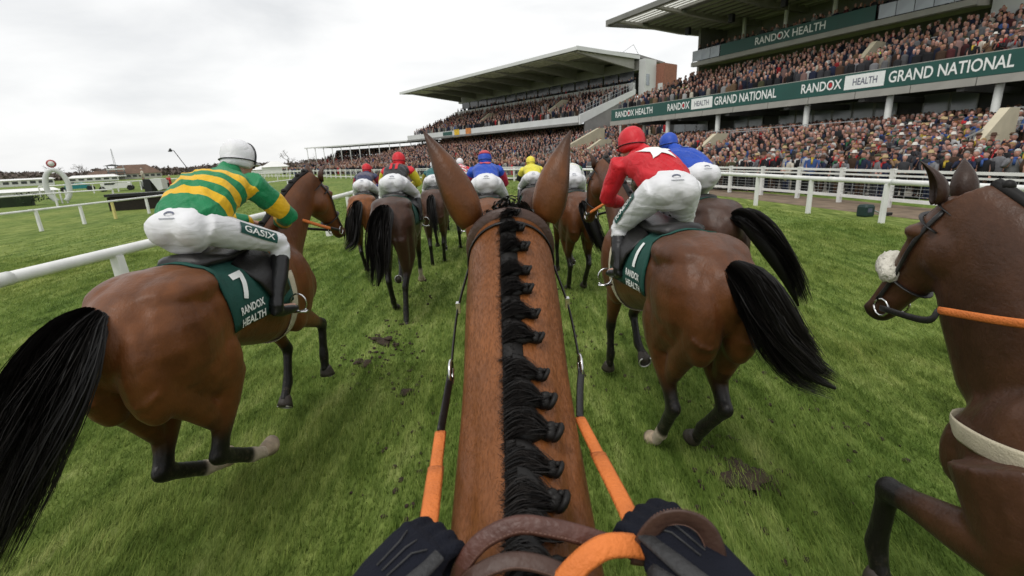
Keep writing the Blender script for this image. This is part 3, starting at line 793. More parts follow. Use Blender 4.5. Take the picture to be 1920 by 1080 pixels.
for me in PB + PC + list(HG.values()) + [SCARF]: me.materials.append(None)
def tone(kind, c): return mat('%s_%02d_%02d_%02d' % (kind, int(c[0] * 99), int(c[1] * 99), int(c[2] * 99)), c, 0.75, 0.18, 7, 0.15, 25, spec=0.2)
def cam_view(p):
    d = Vector((p[0], p[1], p[2] + 1.6 - CAM_H)); z = d.dot(_f)
    if z < 1: return None
    return (d.dot(_r) / z, d.dot(_u) / z, z)
def in_view(p):
    q = cam_view(p)
    return q is not None and abs(q[0]) < 1.10 and abs(q[1]) < 0.63
vis = [p for p in CROWD if in_view(p)]
hid = [p for p in CROWD if not in_view(p) and (p[0] ** 2 + p[1] ** 2) < 60 ** 2 and random.random() < .5]
vis.sort(key=lambda p: cam_view(p)[2])
near, rest = vis[:300], vis[300:] + hid
combos = [(c, h, s) for c in COATS for h in HEADS for s in SCARVES]
wc = {'navy': 7, 'black': 8, 'charcoal': 7, 'dark brown': 2, 'dusty pink': 1.3, 'grey': 3.4, 'red': .5, 'cream': .9, 'camel': .6, 'tan': .7, 'maroon': 1.2, 'blue': .6, 'olive': .8, 'pale grey': 1.5}
wh = {'grey hair': 4, 'brown hair': 4, 'white hair': 2, 'blond hair': 2, 'dark hair': 2, 'a white brimmed hat': .7}
ws = {'': 3}
w = np.array([wc.get(c, 1.5) * wh.get(h, 1) * ws.get(s, 1) for c, h, s in combos]); w /= w.sum()
pick = RNG.choice(len(combos), size=len(near), replace=False, p=w)
def mk(name, me, m, parent=None):
    o = link(name, me, parent); o.material_slots[0].link = 'OBJECT'; o.material_slots[0].material = m; return o
for (px, py, pz, rz, far), k in zip(near, pick):
    c, h, s = combos[k]; a = int(RNG.integers(0, 3)); sc = random.uniform(.94, 1.06)
    o = mk('person', PB[a], tone('skin', SKINS[int(RNG.integers(0, 5))]))
    o.location = (px, py, pz); o.rotation_euler = (0, 0, rz + random.uniform(-.6, .6)); o.scale = (sc, sc, sc * random.uniform(.95, 1.03))
    tag(o, 'spectator in %s %s coat with %s%s' % ('an' if c[0] in 'aeiou' else 'a', c, h, (' and ' + s) if s else ''), 'spectator', 'spectators standing on the terraces behind the white fence')
    mk('coat', PC[a], tone('cloth', COATS[c]), o)
    mk('trousers', TROUSERS, tone('cloth', COATS[('black', 'navy', 'charcoal', 'dark brown')[int(RNG.integers(0, 4))]]), o)
    kind, col = HEADS[h]; mk(kind, HG[kind], tone('head', col), o)
    if s: mk('scarf' if 'scarf' in s else ('collar' if 'collar' in s else 'necktie'), SCARF, tone('cloth', SCARVES[s]), o)
# stewards in hi-vis on the stairs of the seating
HIVIS = mat('hi_vis_yellow', (.55, .72, .02), .6, .1)
for lx_, ly_, lz_, lab in ((4.2, 7.4, 6.55, 'steward in a bright yellow jacket on the upper tier stair above the white sign panel'), (4.0, 24.4, 6.55, 'steward in a yellow jacket at the far upper tier stair')):
    o = mk('person', PB[2], tone('skin', SKINS[0])); o.location = A1 + Matrix.Rotation(rz1, 3, 'Z') @ V(lx_, ly_, lz_); o.rotation_euler = (0, 0, rz1 + PI / 2)
    tag(o, lab, 'steward', 'stewards in the stands'); mk('coat', PC[2], HIVIS, o); mk('trousers', TROUSERS, tone('cloth', COATS['navy']), o); mk('hair', HG['hair'], tone('head', HEADS['brown hair'][1]), o)
# everyone further away: one mass, still a body and a head each
def far_template():
    mb = MB(); X, Y = (1, 0, 0), (0, 1, 0); part = []
    def done(p): part.extend([p] * (len(mb.v) - len(part)))
    mb.loft([((0, 0, .5), X, Y, .20, .13, .13), ((0, 0, 1.05), X, Y, .235, .16, .14), ((0, 0, 1.36), X, Y, .235, .13, .13), ((0, 0, 1.47), X, Y, .10, .08, .08)], 8); done(0)
    mb.loft([((0, .01, 1.46), X, Y, .05, .05, .05), ((0, .02, 1.55), X, Y, .065, .085, .065), ((0, .02, 1.65), X, Y, .08, .10, .09), ((0, .02, 1.73), X, Y, .055, .07, .07)], 6); done(1)
    mb.loft([((0, -.03, 1.60), X, Y, .082, .03, .08), ((0, -.015, 1.70), X, Y, .088, .085, .09), ((0, -.005, 1.77), X, Y, .05, .06, .06)], 6); done(2)
    me = mb.fix(mb.mesh('t')); me.calc_loop_triangles()
    t = np.array([tuple(q.vertices) for q in me.loop_triangles], np.int32); v = coords(me); bpy.data.meshes.remove(me)
    return v, t, np.array(part)
tv, tf, tp = far_template()
P = np.array([p[:4] for p in rest]); n = len(P)
rz = P[:, 3] + RNG.uniform(-.6, .6, n); c, s = np.cos(rz), np.sin(rz); sc = RNG.uniform(.92, 1.06, n)
vx = tv[None, :, 0] * sc[:, None] * RNG.uniform(.9, 1.12, n)[:, None]; vy = tv[None, :, 1] * sc[:, None]; vz = tv[None, :, 2] * sc[:, None]
VV = np.stack([vx * c[:, None] - vy * s[:, None] + P[:, 0:1], vx * s[:, None] + vy * c[:, None] + P[:, 1:2], vz + P[:, 2:3]], -1).reshape(-1, 3)
FF = (tf[None] + (np.arange(n) * len(tv))[:, None, None]).reshape(-1, 3)
me = np_mesh('crowd', VV, FF)
cl = list(COATS.items()); pw = np.array([wc.get(k, 1.2) for k, _ in cl]); pw /= pw.sum()
coat = np.array([v for _, v in cl])[RNG.choice(len(cl), n, p=pw)] * RNG.uniform(.45, 1.1, (n, 1))
skin = np.array(SKINS)[RNG.integers(0, 5, n)] * RNG.uniform(.85, 1.1, (n, 1))
hl = list(HEADS.items()); hw = np.array([wh.get(k, 1) for k, _ in hl]); hw /= hw.sum()
hair = np.array([v[1] for _, v in hl])[RNG.choice(len(hl), n, p=hw)]
C3 = np.stack([coat, skin, hair], 1)[:, tp, :].reshape(-1, 3)
set_attr(me, 'col', np.concatenate([C3, np.ones((len(C3), 1))], 1), 'FLOAT_COLOR')
tag(link('crowd', me, None, attr_color_mat('crowd_clothes', 'col', .8)), 'packed crowd filling the tiers and terraces of the grandstands', 'crowd', kind='stuff')
print('crowd', len(vis), len(rest), 'tris', len(FF))

# ================================================================== HORSES
def limb(mb, pts, w, d, up=(0, 1, 0), n=12):
    """tapering limb: w across, d fore and aft"""
    pts = [Vector(p) for p in pts]; rs = []; prev = Vector(up)
    for i, p in enumerate(pts):
        t = (pts[min(i + 1, len(pts) - 1)] - pts[max(i - 1, 0)]).normalized()
        s = t.cross(prev)
        if s.length < 1e-3: s = Vector((1, 0, 0))
        s.normalize(); u = s.cross(t).normalized(); prev = u
        rs.append([p + s * math.cos(2 * PI * k / n) * w[i] + u * math.sin(2 * PI * k / n) * d[i] for k in range(n)])
    mb.rings(rs)

def coat_material(name, base, dark=(.0055, .0045, .004), rough=.37, tone_max=1.35):
    m = bpy.data.materials.new(name); m.use_nodes = True; n, l = nodes_of(m); b = n['Principled BSDF']
    tc = n.new('ShaderNodeTexCoord')
    def noise(sc, st, det=5):
        mp = n.new('ShaderNodeMapping'); mp.inputs['Scale'].default_value = st; l.new(tc.outputs['Object'], mp.inputs[0])
        no = n.new('ShaderNodeTexNoise'); no.inputs['Scale'].default_value = sc; no.inputs['Detail'].default_value = det; no.inputs['Roughness'].default_value = .6
        l.new(mp.outputs[0], no.inputs['Vector']); return no.outputs['Fac']
    big = noise(3.0, (1, 1, 1), 3); hair = noise(1.0, (260, 70, 90), 4); mid = noise(11, (1.4, .7, 1), 5)
    def ramp(f, a, bb, p0=.3, p1=.7):
        c = n.new('ShaderNodeValToRGB'); c.color_ramp.elements[0].position = p0; c.color_ramp.elements[1].position = p1
        c.color_ramp.elements[0].color = (*a, 1); c.color_ramp.elements[1].color = (*bb, 1); l.new(f, c.inputs[0]); return c.outputs[0]
    def mix(t, f, a, bb):
        x = n.new('ShaderNodeMixRGB'); x.blend_type = t
        if isinstance(f, float): x.inputs[0].default_value = f
        else: l.new(f, x.inputs[0])
        for k, s in ((1, a), (2, bb)):
            if isinstance(s, tuple): x.inputs[k].default_value = (*s, 1)
            else: l.new(s, x.inputs[k])
        return x.outputs[0]
    c = ramp(big, tuple(v * .72 for v in base), tuple(v * tone_max for v in base))  # the coat's own colour, varied at random from darker to paler
    c = mix('MULTIPLY', .8, c, ramp(mid, (.72, .70, .68), (1.22, 1.2, 1.18)))
    c = mix('MULTIPLY', .22, c, ramp(hair, (.70, .68, .66), (1.28, 1.26, 1.22)))
    a = n.new('ShaderNodeAttribute'); a.attribute_name = 'points'
    c = mix('MIX', a.outputs['Fac'], c, dark)
    a2 = n.new('ShaderNodeAttribute'); a2.attribute_name = 'dark_tone'
    c = mix('MIX', a2.outputs['Fac'], c, tuple(v * .38 for v in base))
    a4 = n.new('ShaderNodeAttribute'); a4.attribute_name = 'sock'; c = mix('MIX', a4.outputs['Fac'], c, (.42, .35, .27))
    spl = noise(1.0, (34, 34, 34), 3); a3 = n.new('ShaderNodeAttribute'); a3.attribute_name = 'mud'
    ms = n.new('ShaderNodeMath'); ms.operation = 'MULTIPLY'; l.new(ramp(spl, (0, 0, 0), (1, 1, 1), .56, .64), ms.inputs[0]); l.new(a3.outputs['Fac'], ms.inputs[1])
    c = mix('MIX', ms.outputs[0], c, (.13, .10, .065))
    l.new(c, b.inputs['Base Color'])
    mr = n.new('ShaderNodeMapRange'); mr.inputs['To Min'].default_value = rough - .08; mr.inputs['To Max'].default_value = rough + .14
    l.new(mid, mr.inputs['Value']); l.new(mr.outputs[0], b.inputs['Roughness'])
    b.inputs['Specular IOR Level'].default_value = .31; b.inputs['Sheen Weight'].default_value = .03; b.inputs['Sheen Roughness'].default_value = .4
    bp = n.new('ShaderNodeBump'); bp.inputs['Strength'].default_value = .22; bp.inputs['Distance'].default_value = .006
    l.new(hair, bp.inputs['Height'])
    stri = noise(1.0, (13, 13, 3.2), 4); bp3 = n.new('ShaderNodeBump'); bp3.inputs['Strength'].default_value = .22; bp3.inputs['Distance'].default_value = .03; l.new(stri, bp3.inputs['Height']); l.new(bp3.outputs[0], bp.inputs['Normal'])
    bp2 = n.new('ShaderNodeBump'); bp2.inputs['Strength'].default_value = .25; bp2.inputs['Distance'].default_value = .02
    l.new(mid, bp2.inputs['Height']); l.new(bp.outputs[0], bp2.inputs['Normal']); l.new(bp2.outputs[0], b.inputs['Normal'])
    return m
def hair_material(name, col, rough=.42, lo=.5, hi=2.0):
    m = bpy.data.materials.new(name); m.use_nodes = True; n, l = nodes_of(m); b = n['Principled BSDF']
    a = n.new('ShaderNodeAttribute'); a.attribute_name = 'tone'
    c = n.new('ShaderNodeValToRGB'); c.color_ramp.elements[0].color = (*[v * lo for v in col], 1); c.color_ramp.elements[1].color = (*[v * hi for v in col], 1)
    l.new(a.outputs['Fac'], c.inputs[0]); l.new(c.outputs[0], b.inputs['Base Color'])
    b.inputs['Roughness'].default_value = rough; b.inputs['Specular IOR Level'].default_value = .26
    return m
COAT = {'bay': coat_material('bay_coat', (.120, .041, .0115)), 'dark bay': coat_material('dark_bay_coat', (.050, .023, .014)), 'bright bay': coat_material('bright_bay_coat', (.172, .058, .014)),
        'rich bay': coat_material('rich_bay_coat', (.086, .029, .0085)), 'dark bay 2': coat_material('warm_dark_bay_coat', (.060, .025, .012)), 'brown': coat_material('brown_coat', (.060, .028, .017))}
HAIR = hair_material('black_horsehair', (.0080, .0066, .0058), .52, .45, 2.6)
HOOF = mat('dark_hoof', (.035, .028, .022), .5, .3, 9, .2, 40)
PALE_HOOF = mat('pale_muddy_hoof', (.33, .26, .18), .7, .4, 14, .3, 40)
SHOE = mat('worn_steel_shoe', (.55, .54, .52), .35, .25, 9, metal=.9)
LEATHER_B = mat('black_leather', (.013, .012, .012), .42, .25, 9, .15, 60)
LEATHER_BR = mat('dark_brown_leather', (.055, .028, .020), .45, .25, 8, .2, 70)
RUBBER_O = mat('orange_rubber_grip', (.62, .17, .035), .65, .12, 12, .35, 130)
CLOTH_G = mat('dark_green_saddlecloth', (.008, .062, .048), .75, .15, 6, .2, 60)
EYE = mat('dark_eye', (.006, .004, .003), .06, .1)
FLEECE = mat('white_sheepskin', (.62, .59, .51), .95, .12, 14, .9, 45)
WEBBING = mat('cream_webbing', (.50, .45, .33), .8, .12, 10, .3, 120)
METAL = mat('bright_metal', (.62, .62, .62), .25, .1, 5, metal=1.0)

def hair_strands(name, parent, path, prof, count, width, nseg=12, loose=.3, seed=1, material=None, fall=0.0, tip=(.75, 1.0)):
    """ribbons of hair following a path; prof = spread radius along it"""
    rg = np.random.default_rng(seed); pts = np.array([tuple(p) for p in cat(path, nseg)]); rad = np.interp(np.linspace(0, 1, nseg), np.linspace(0, 1, len(prof)), prof)
    T = np.gradient(pts, axis=0); T /= np.linalg.norm(T, axis=1)[:, None] + 1e-9
    ref = np.array([1.0, 0.02, 0.03]); S = np.cross(T, ref); S /= np.linalg.norm(S, axis=1)[:, None] + 1e-9; U = np.cross(T, S)
    nl = max(5, count // 70); lk = rg.integers(0, nl, count); la = rg.uniform(0, 2 * PI, nl); lr = np.sqrt(rg.uniform(.05, 1, nl)); lw = rg.uniform(.62, 1.0, nl); lph = rg.uniform(0, 6, nl)
    ang = rg.uniform(0, 2 * PI, count); rr = np.sqrt(rg.uniform(0, 1, count)); w0 = width * rg.uniform(.6, 1.4, count)
    ln = lw[lk] * rg.uniform(.86, 1.06, count) + (rg.uniform(0, 1, count) < .06) * rg.uniform(.0, .12, count)
    vs = []; fs = []; tn = []
    tt = np.linspace(0, 1, nseg); ts = np.minimum(ln[:, None] * tt[None], 1.12)
    def ev(A): return np.stack([np.interp(np.minimum(ts, 1), tt, A[:, k]) for k in range(3)], -1)
    Pc = ev(pts) + (np.maximum(ts - 1, 0)[..., None]) * (pts[-1] - pts[-3]) * 1.4
    Sc, Uc = ev(S), ev(U); rc = np.interp(np.minimum(ts, 1), tt, rad)
    a = ang[:, None] + rg.normal(0, .5, count)[:, None] * tt[None] + np.sin(tt[None] * 7 + ang[:, None] * 3) * .16 + np.sin(tt[None] * 13 + ang[:, None] * 7) * .10
    amp = rr[:, None] * rc * (1 + rg.normal(0, loose, count)[:, None] * tt[None] ** 1.5)
    la_ = la[lk][:, None] + .35 * np.sin(tt[None] * 4 + lph[lk][:, None]); big = (lr[lk][:, None] * rc * smoothstep(-.25, .55, tt)[None] * (1 + .30 * np.sin(lph[lk][:, None] * 3) * tt[None]))
    amp = amp * (1.0 - .62 * smoothstep(.05, .7, tt))[None]
    X = Pc + Sc * (np.cos(a) * amp + np.cos(la_) * big * .8)[..., None] + Uc * (np.sin(a) * amp + np.sin(la_) * big * .8)[..., None]
    X[..., 2] -= fall * (tt[None] ** 2) * rg.uniform(0, 1, count)[:, None]
    side = np.cross(ev(T), (Sc * np.cos(a + 1.1)[..., None] + Uc * np.sin(a + 1.1)[..., None])); side /= np.linalg.norm(side, axis=-1)[..., None] + 1e-9
    w = w0[:, None] * np.clip(1.15 - tt[None] ** 2.2, .12, 1)
    Lp, Rp = X - side * w[..., None] / 2, X + side * w[..., None] / 2
    VV = np.stack([Lp, Rp], 2).reshape(count, -1, 3); base = (np.arange(count) * nseg * 2)[:, None, None]
    q = np.array([[2 * i, 2 * i + 1, 2 * i + 3, 2 * i + 2] for i in range(nseg - 1)])[None]
    me = np_mesh(name, VV.reshape(-1, 3), (q + base).reshape(-1, 4), True)
    set_attr(me, 'tone', (np.repeat((rg.uniform(0, 1, count) ** 2)[:, None], nseg * 2, 1) * np.repeat(.35 + .9 * tt ** 1.5, 2)[None]).ravel())
    return link(name, me, parent, material or HAIR)

F_LEN = (.43, .285, .145); H_LEN = (.44, .45, .345, .15)
def fk(start, lens, angs, x_out):
    p = Vector(start); out = [p.copy()]
    for L, a, dx in zip(lens, angs, x_out):
        p = p + Vector((dx, math.sin(R(a)) * L, -math.cos(R(a)) * L)); out.append(p.copy())
    return out

def hoof_obj(parent, ankle, tip, pale=False, k=1.0):
    d = (tip - ankle).normalized(); mb = MB()
    fwd = Vector((0, 1, 0)) - d * d.y
    fwd = fwd.normalized() if fwd.length > .2 else Vector((0, 0, 1))
    side = d.cross(fwd).normalized()
    rs = []
    for t, r in ((-.015, .036), (.01, .047), (.05, .056), (.078, .063)):
        rs.append([tip + d * (t - .03) + fwd * (.012 + t * .25) + (side * math.cos(2 * PI * j / 14) + fwd * math.sin(2 * PI * j / 14) * 1.08) * r * k for j in range(14)])
    mb.rings(rs); o = mb.build('hoof', PALE_HOOF if pale else HOOF, parent, True)
    sb = MB(); base = tip + d * .05 + fwd * .031
    arc = [base + (side * math.cos(t) + fwd * math.sin(t) * 1.08) * .054 for t in np.linspace(-.9, PI + .9, 12)]
    sb.tube(arc, .007, 6, up=tuple(d)); sb.build('horseshoe', SHOE, o, True)
    return o

def head_sections(P):
    """P: poll point, pitch, yaw, size -> function(t, angle, offset) giving a point on the head"""
    poll, pit, yaw, k = P
    ax = Vector((math.sin(yaw) * math.cos(pit), math.cos(yaw) * math.cos(pit), -math.sin(pit)))
    side = Vector((math.cos(yaw), -math.sin(yaw), 0)); up = side.cross(ax).normalized()
    T = [0, .08, .18, .30, .42, .55, .68, .80, .90, .97, 1.0]
    HW = [.062, .084, .100, .104, .090, .068, .053, .050, .053, .046, .030]
    UP = [.075, .085, .090, .088, .080, .070, .060, .052, .045, .035, .022]
    DN = [.085, .120, .165, .185, .160, .120, .092, .080, .078, .062, .040]
    L = .61 * k
    def sec(t): return poll + ax * (t * L) - up * .03, np.interp(t, T, HW) * k, np.interp(t, T, UP) * k, np.interp(t, T, DN) * k
    def pt(t, ang, off=0.0):
        c, a, u_, d_ = sec(t); cx, sx = math.cos(ang), math.sin(ang); e = 2 / 2.3
        return c + side * math.copysign(abs(cx) ** e, cx) * (a + off) + up * math.copysign(abs(sx) ** e, sx) * ((u_ if sx > 0 else d_) + off)
    return ax, side, up, T, sec, pt

def horse_body(pose, voxel, it=5, extra=None):
    mb = MB(); X, Z = (1, 0, 0), (0, 0, 1)
    tr = [(-.90, 1.30, .05, .06, .07), (-.84, 1.29, .13, .16, .20), (-.72, 1.28, .205, .255, .26), (-.55, 1.27, .255, .325, .30), (-.38, 1.265, .272, .33, .30), (-.20, 1.265, .250, .295, .255),
          (0, 1.245, .262, .285, .300), (.20, 1.22, .272, .295, .35), (.38, 1.21, .258, .355, .385), (.50, 1.215, .232, .405, .395), (.64, 1.21, .222, .36, .37), (.78, 1.18, .205, .27, .30), (.88, 1.16, .155, .17, .20), (.94, 1.15, .07, .08, .1)]
    mb.loft([((0, y, z), X, Z, a, b, c) for y, z, a, b, c in tr], 24, 2.2)
    for s in (-1, 1):
        mb.ell((s * .145, -.56, 1.23), (.155, .27, .29)); mb.ell((s * .115, -.76, 1.14), (.115, .13, .28)); mb.ell((s * .185, -.37, 1.02), (.10, .15, .20))
        mb.ell((s * .12, -.47, 1.47), (.15, .26, .11)); mb.ell((s * .155, .60, 1.18), (.095, .19, .29)); mb.ell((s * .085, .84, 1.13), (.10, .10, .16)); mb.ell((s * .14, .54, .98), (.085, .13, .15))
    # neck
    nk = pose['neck']                              # (y, z, half width, up, down, tilt)
    st = []
    for i, (y, z, a, b, c) in enumerate(nk):
        j0, j1 = nk[max(i - 1, 0)], nk[min(i + 1, len(nk) - 1)]
        t = Vector((0, j1[0] - j0[0], j1[1] - j0[1])).normalized(); up = Vector((0, -t.z, t.y))
        st.append(((pose.get('bend', 0) * (i / (len(nk) - 1)) ** 2, y, z), X, up, a, b, c))
    mb.loft(st, 20, 2.0)
    hd = (Vector((pose.get('bend', 0), nk[-1][0], nk[-1][1])), R(pose['head']), R(pose.get('yaw', 0)), pose.get('hk', 1.0))
    ax, side, up, T, sec, pt = head_sections(hd)
    mb.loft([(sec(t)[0], side, up, *sec(t)[1:]) for t in T], 18, 2.3)
    c0 = sec(.27)
    for s in (-1, 1):
        mb.ell(c0[0] + side * s * .055 - up * .07, (.062, .10, .10))
        mb.ell(sec(.25)[0] + side * s * .085 + up * .045, (.03, .05, .03)); mb.ell(sec(.93)[0] + side * s * .034 + up * .012, (.02, .03, .025))
    legs = {}
    for key, sx in (('fl', -1), ('fr', 1)):
        a = pose[key]; x = sx * (.135 + pose.get('leg_out', 0))
        J = fk((x, .575, .95), F_LEN, a, (-sx * .01, -sx * .01, 0)); legs[key] = J
        sh = Vector((x * 1.05, .66, 1.22)); e = Vector((x, .55, 1.02))
        limb(mb, [sh, e, J[0], J[0].lerp(J[1], .35), J[0].lerp(J[1], .75), J[1], J[1].lerp(J[2], .2)], [.08, .085, .078, .066, .046, .046, .036], [.14, .13, .105, .078, .052, .052, .040])
        mb.ell(J[1], (.047, .05, .055))
        limb(mb, [J[1], J[1].lerp(J[2], .25), J[1].lerp(J[2], .7), J[2], J[2].lerp(J[3], .5), J[3]], [.046, .034, .033, .041, .035, .038], [.050, .043, .043, .049, .040, .042])
        mb.ell(J[2], (.037, .044, .04))
    for key, sx in (('hl', -1), ('hr', 1)):
        a = pose[key]; x = sx * .145
        J = fk((x, -.60, 1.24), H_LEN, a, (sx * .02, -sx * .035, -sx * .01, 0)); legs[key] = J
        limb(mb, [J[0], J[0].lerp(J[1], .5), J[1], J[1].lerp(J[2], .3), J[1].lerp(J[2], .75), J[2]], [.13, .125, .10, .078, .046, .042], [.22, .20, .145, .105, .06, .062])
        bt = Vector((x * .85, -.80, 1.10)); limb(mb, [bt, bt.lerp(J[1].lerp(J[2], .5), .6), J[1].lerp(J[2], .62)], [.10, .075, .04], [.12, .09, .05])
        mb.ell(J[2] + Vector((0, -.012, .01)), (.044, .06, .058))
        limb(mb, [J[2], J[2].lerp(J[3], .25), J[2].lerp(J[3], .7), J[3], J[3].lerp(J[4], .5), J[4]], [.047, .039, .037, .043, .037, .040], [.060, .050, .048, .053, .042, .044])
        mb.ell(J[3], (.039, .047, .042))
    mb.ell((0, .80, 1.26), (.15, .13, .20))
    if extra: extra(mb)
    me = remesh(mb, voxel, it)
    C = coords(me).astype(float)
    pts = np.zeros(len(C))
    def segd(a, b):
        a, b = np.array(a), np.array(b); ab = b - a; t = np.clip(((C - a) @ ab) / (ab @ ab), 0, 1)
        return np.linalg.norm(C - (a + t[:, None] * ab), axis=1), t
    for key, J in legs.items():
        k = 1 if key[0] == 'f' else 2
        d, t = segd(J[k - 1], J[k]); pts = np.maximum(pts, (d < (.12 if k == 1 else .15)) * (smoothstep(.45, .95, t) if k == 1 else smoothstep(.30, .85, t)))
        for i in range(k, len(J) - 1):
            d, t = segd(J[i], J[i + 1]); pts = np.maximum(pts, d < .085)
    hp, hax = np.array(sec(0)[0]), np.array(ax); th = (C - hp) @ hax / (.61 * hd[3])
    near_head = np.linalg.norm(C - (hp + np.clip(th, 0, 1)[:, None] * hax * .61 * hd[3]), axis=1) < .22
    pts = np.maximum(pts, near_head * smoothstep(.78, 1.0, th) * .85)
    set_attr(me, 'points', pts); set_attr(me, 'dark_tone', smoothstep(.15, .34, np.abs(C[:, 0])) * 0); set_attr(me, 'mud', smoothstep(.75, .15, C[:, 2]) * .32)
    return me, legs, hd, pt

def ear_mesh(mb, base, tip, open_dir, w=.048, n=10):
    """a cupped ear: thick curved shell from base to tip, opening towards open_dir"""
    base, tip, od = Vector(base), Vector(tip), Vector(open_dir)
    ax = tip - base; L = ax.length; ax.normalize(); od = (od - ax * od.dot(ax)).normalized(); sd = ax.cross(od).normalized()
    rs = []
    T = [0, .08, .2, .35, .5, .65, .8, .92, 1.0]; W = [.66, .86, 1.0, 1.0, .88, .68, .43, .20, .04]; A = [2.4, 2.2, 1.9, 1.72, 1.6, 1.5, 1.4, 1.3, 1.2]
    for t, k, a in zip(T, W, A):
        c = base + ax * (t * L) + sd * 0 - od * (.012 * math.sin(t * PI)); r = k * w; ring = []
        th = max(.0035, .009 * (1 - t))
        for i in range(n): q = -a + 2 * a * i / (n - 1); ring.append(c - od * math.cos(q) * r * .9 + sd * math.sin(q) * r)
        for i in range(n - 1, -1, -1): q = -a + 2 * a * i / (n - 1); ring.append(c - od * math.cos(q) * max(r * .9 - th, .001) + sd * math.sin(q) * max(r - th, .001))
        rs.append(ring)
    mb.rings(rs)

def add_ears(me, hd, pt, spread=.05, lift=.165, back=0.0, w=.042):
    """ears joined into the body mesh"""
    ax, side, up, T, sec, _ = head_sections(hd); mb = MB(); c = sec(.05)[0]
    for s in (-1, 1):
        b = c + side * s * .062 + up * .062; t = b + side * s * spread + (up * .45 + Vector((0, 0, .8))).normalized() * lift
        ear_mesh(mb, b, t, ax * .8 + side * s * .6, w)
    e = mb.fix(mb.mesh('e', True)); set_attr(e, 'sock', np.zeros(len(e.vertices))); set_attr(e, 'mud', np.zeros(len(e.vertices))); set_attr(e, 'points', np.repeat([.6], len(e.vertices))); set_attr(e, 'dark_tone', np.zeros(len(e.vertices)))
    bm = bmesh.new(); bm.from_mesh(me); bm.from_mesh(e); bm.to_mesh(me); bm.free(); bpy.data.meshes.remove(e)
    me.polygons.foreach_set('use_smooth', [True] * len(me.polygons)); me.update()

def saddle_cloth(root, bvh, y0, y1, zlo, mats, name='saddle_cloth', off=.014, axis_z=1.25):
    nu, nv = 14, 23; outer = []; inner = []
    for i in range(nu):
        y = y0 + (y1 - y0) * i / (nu - 1); a1 = 1.92
        for j in range(nv):
            th = -a1 + 2 * a1 * j / (nv - 1); d = Vector((math.sin(th), 0, math.cos(th))); o = Vector((0, y + .04 * abs(th) ** 2 * .3, axis_z))
            h = bvh.ray_cast(o + d * .8, -d)[0]
            p = h if h is not None else o + d * .3
            outer.append(p + d * (off + .004 * math.sin(y * 40 + th * 3))); inner.append(p + d * (off - .010))
    fs = []; n = nu * nv
    for i in range(nu - 1):
        for j in range(nv - 1):
            a = i * nv + j; fs.append((a, a + 1, a + nv + 1, a + nv)); fs.append((n + a, n + a + nv, n + a + nv + 1, n + a + 1))
    bd = [(i * nv, (i + 1) * nv) for i in range(nu - 1)] + [((i + 1) * nv - 1, (i + 2) * nv - 1) for i in range(nu - 1)] + [(j, j + 1) for j in range(nv - 1)] + [((nu - 1) * nv + j, (nu - 1) * nv + j + 1) for j in range(nv - 1)]
    fs += [(a, b, n + b, n + a) for a, b in bd]
    mb = MB(); mb.add(outer + inner, fs); return mb.build(name, mats, root, True)

def strap(root, name, pts, w, t, m, up=(0, 0, 1), n=40, smooth=True):
    mb = MB(); P = cat(pts, n) if smooth and len(pts) > 2 else [Vector(p) for p in pts]
    limb(mb, P, [w / 2] * len(P), [t / 2] * len(P), up, 8)
    return mb.build(name, m, root, True)

def bridle(root, pt, hands, detail=True, bw=1.0, m=LEATHER_B, rein=RUBBER_O, fleece=False):
    mb = MB(); o = .008
    def loop(t0, slope, a0=0, a1=2 * PI, w=.011):
        P = [pt(t0 + slope * math.cos(a), a, o) for a in np.linspace(a0, a1, 22)]; limb(mb, P, [w * bw] * 22, [.003 * bw] * 22, (0, 0, 1), 6)
    loop(.05, 0, -.2 - .5, PI + .7); loop(.17, 0, -.1, PI + .1, .009); loop(.62, 0, 0, 2 * PI, .010)
    for s in (0, PI):
        P = [pt(t, s + (.25 if s == 0 else -.25) * (1 - t) - (0.05 if s == 0 else -.05), o) for t in np.linspace(.05, .82, 14)]; limb(mb, P, [.010 * bw] * 14, [.003 * bw] * 14, (1, 0, 0), 6)
    b = mb.build('bridle', m, root, True)
    for s, sx in ((-.35, 1), (PI + .35, -1)):
        q = pt(.84, s, .012); rb = MB(); arc = [q + Vector((0, math.cos(t) * .036, math.sin(t) * .036)) for t in np.linspace(0, 2 * PI, 13)]
        rb.tube(arc, .005, 6, up=(1, 0, 0)); rb.build('bit_ring', METAL, b, True)
        if hands:
            h = Vector((hands[0] * sx, hands[1], hands[2])); mid = q.lerp(h, .5) + Vector((sx * .06, 0, -.03))
            P = cat([q, q.lerp(mid, .6), mid, h], 24)
            k = 10
            a = MB(); limb(a, P[:k + 1], [.012] * (k + 1), [.004] * (k + 1), (1, 0, 0), 6); a.build('rein', m, root, True)
            a = MB(); limb(a, P[k:], [.014] * (24 - k), [.006] * (24 - k), (1, 0, 0), 6); a.build('rein_grip', rein, root, True)
    if fleece:
        fb = MB(); fb.ell(pt(.60, PI / 2, .012), (.062, .056, .058)); [fb.ell(pt(.60, a_, .010), (.038, .042, .040)) for a_ in (.35, .9, PI - .9, PI - .35)]; me = remesh(fb, .010, 3)
        C = coords(me); rg = np.random.default_rng(3); C += rg.normal(0, .0022, C.shape); me.vertices.foreach_set('co', C.ravel()); me.update()
        link('sheepskin_noseband', me, b, FLEECE)
    return b

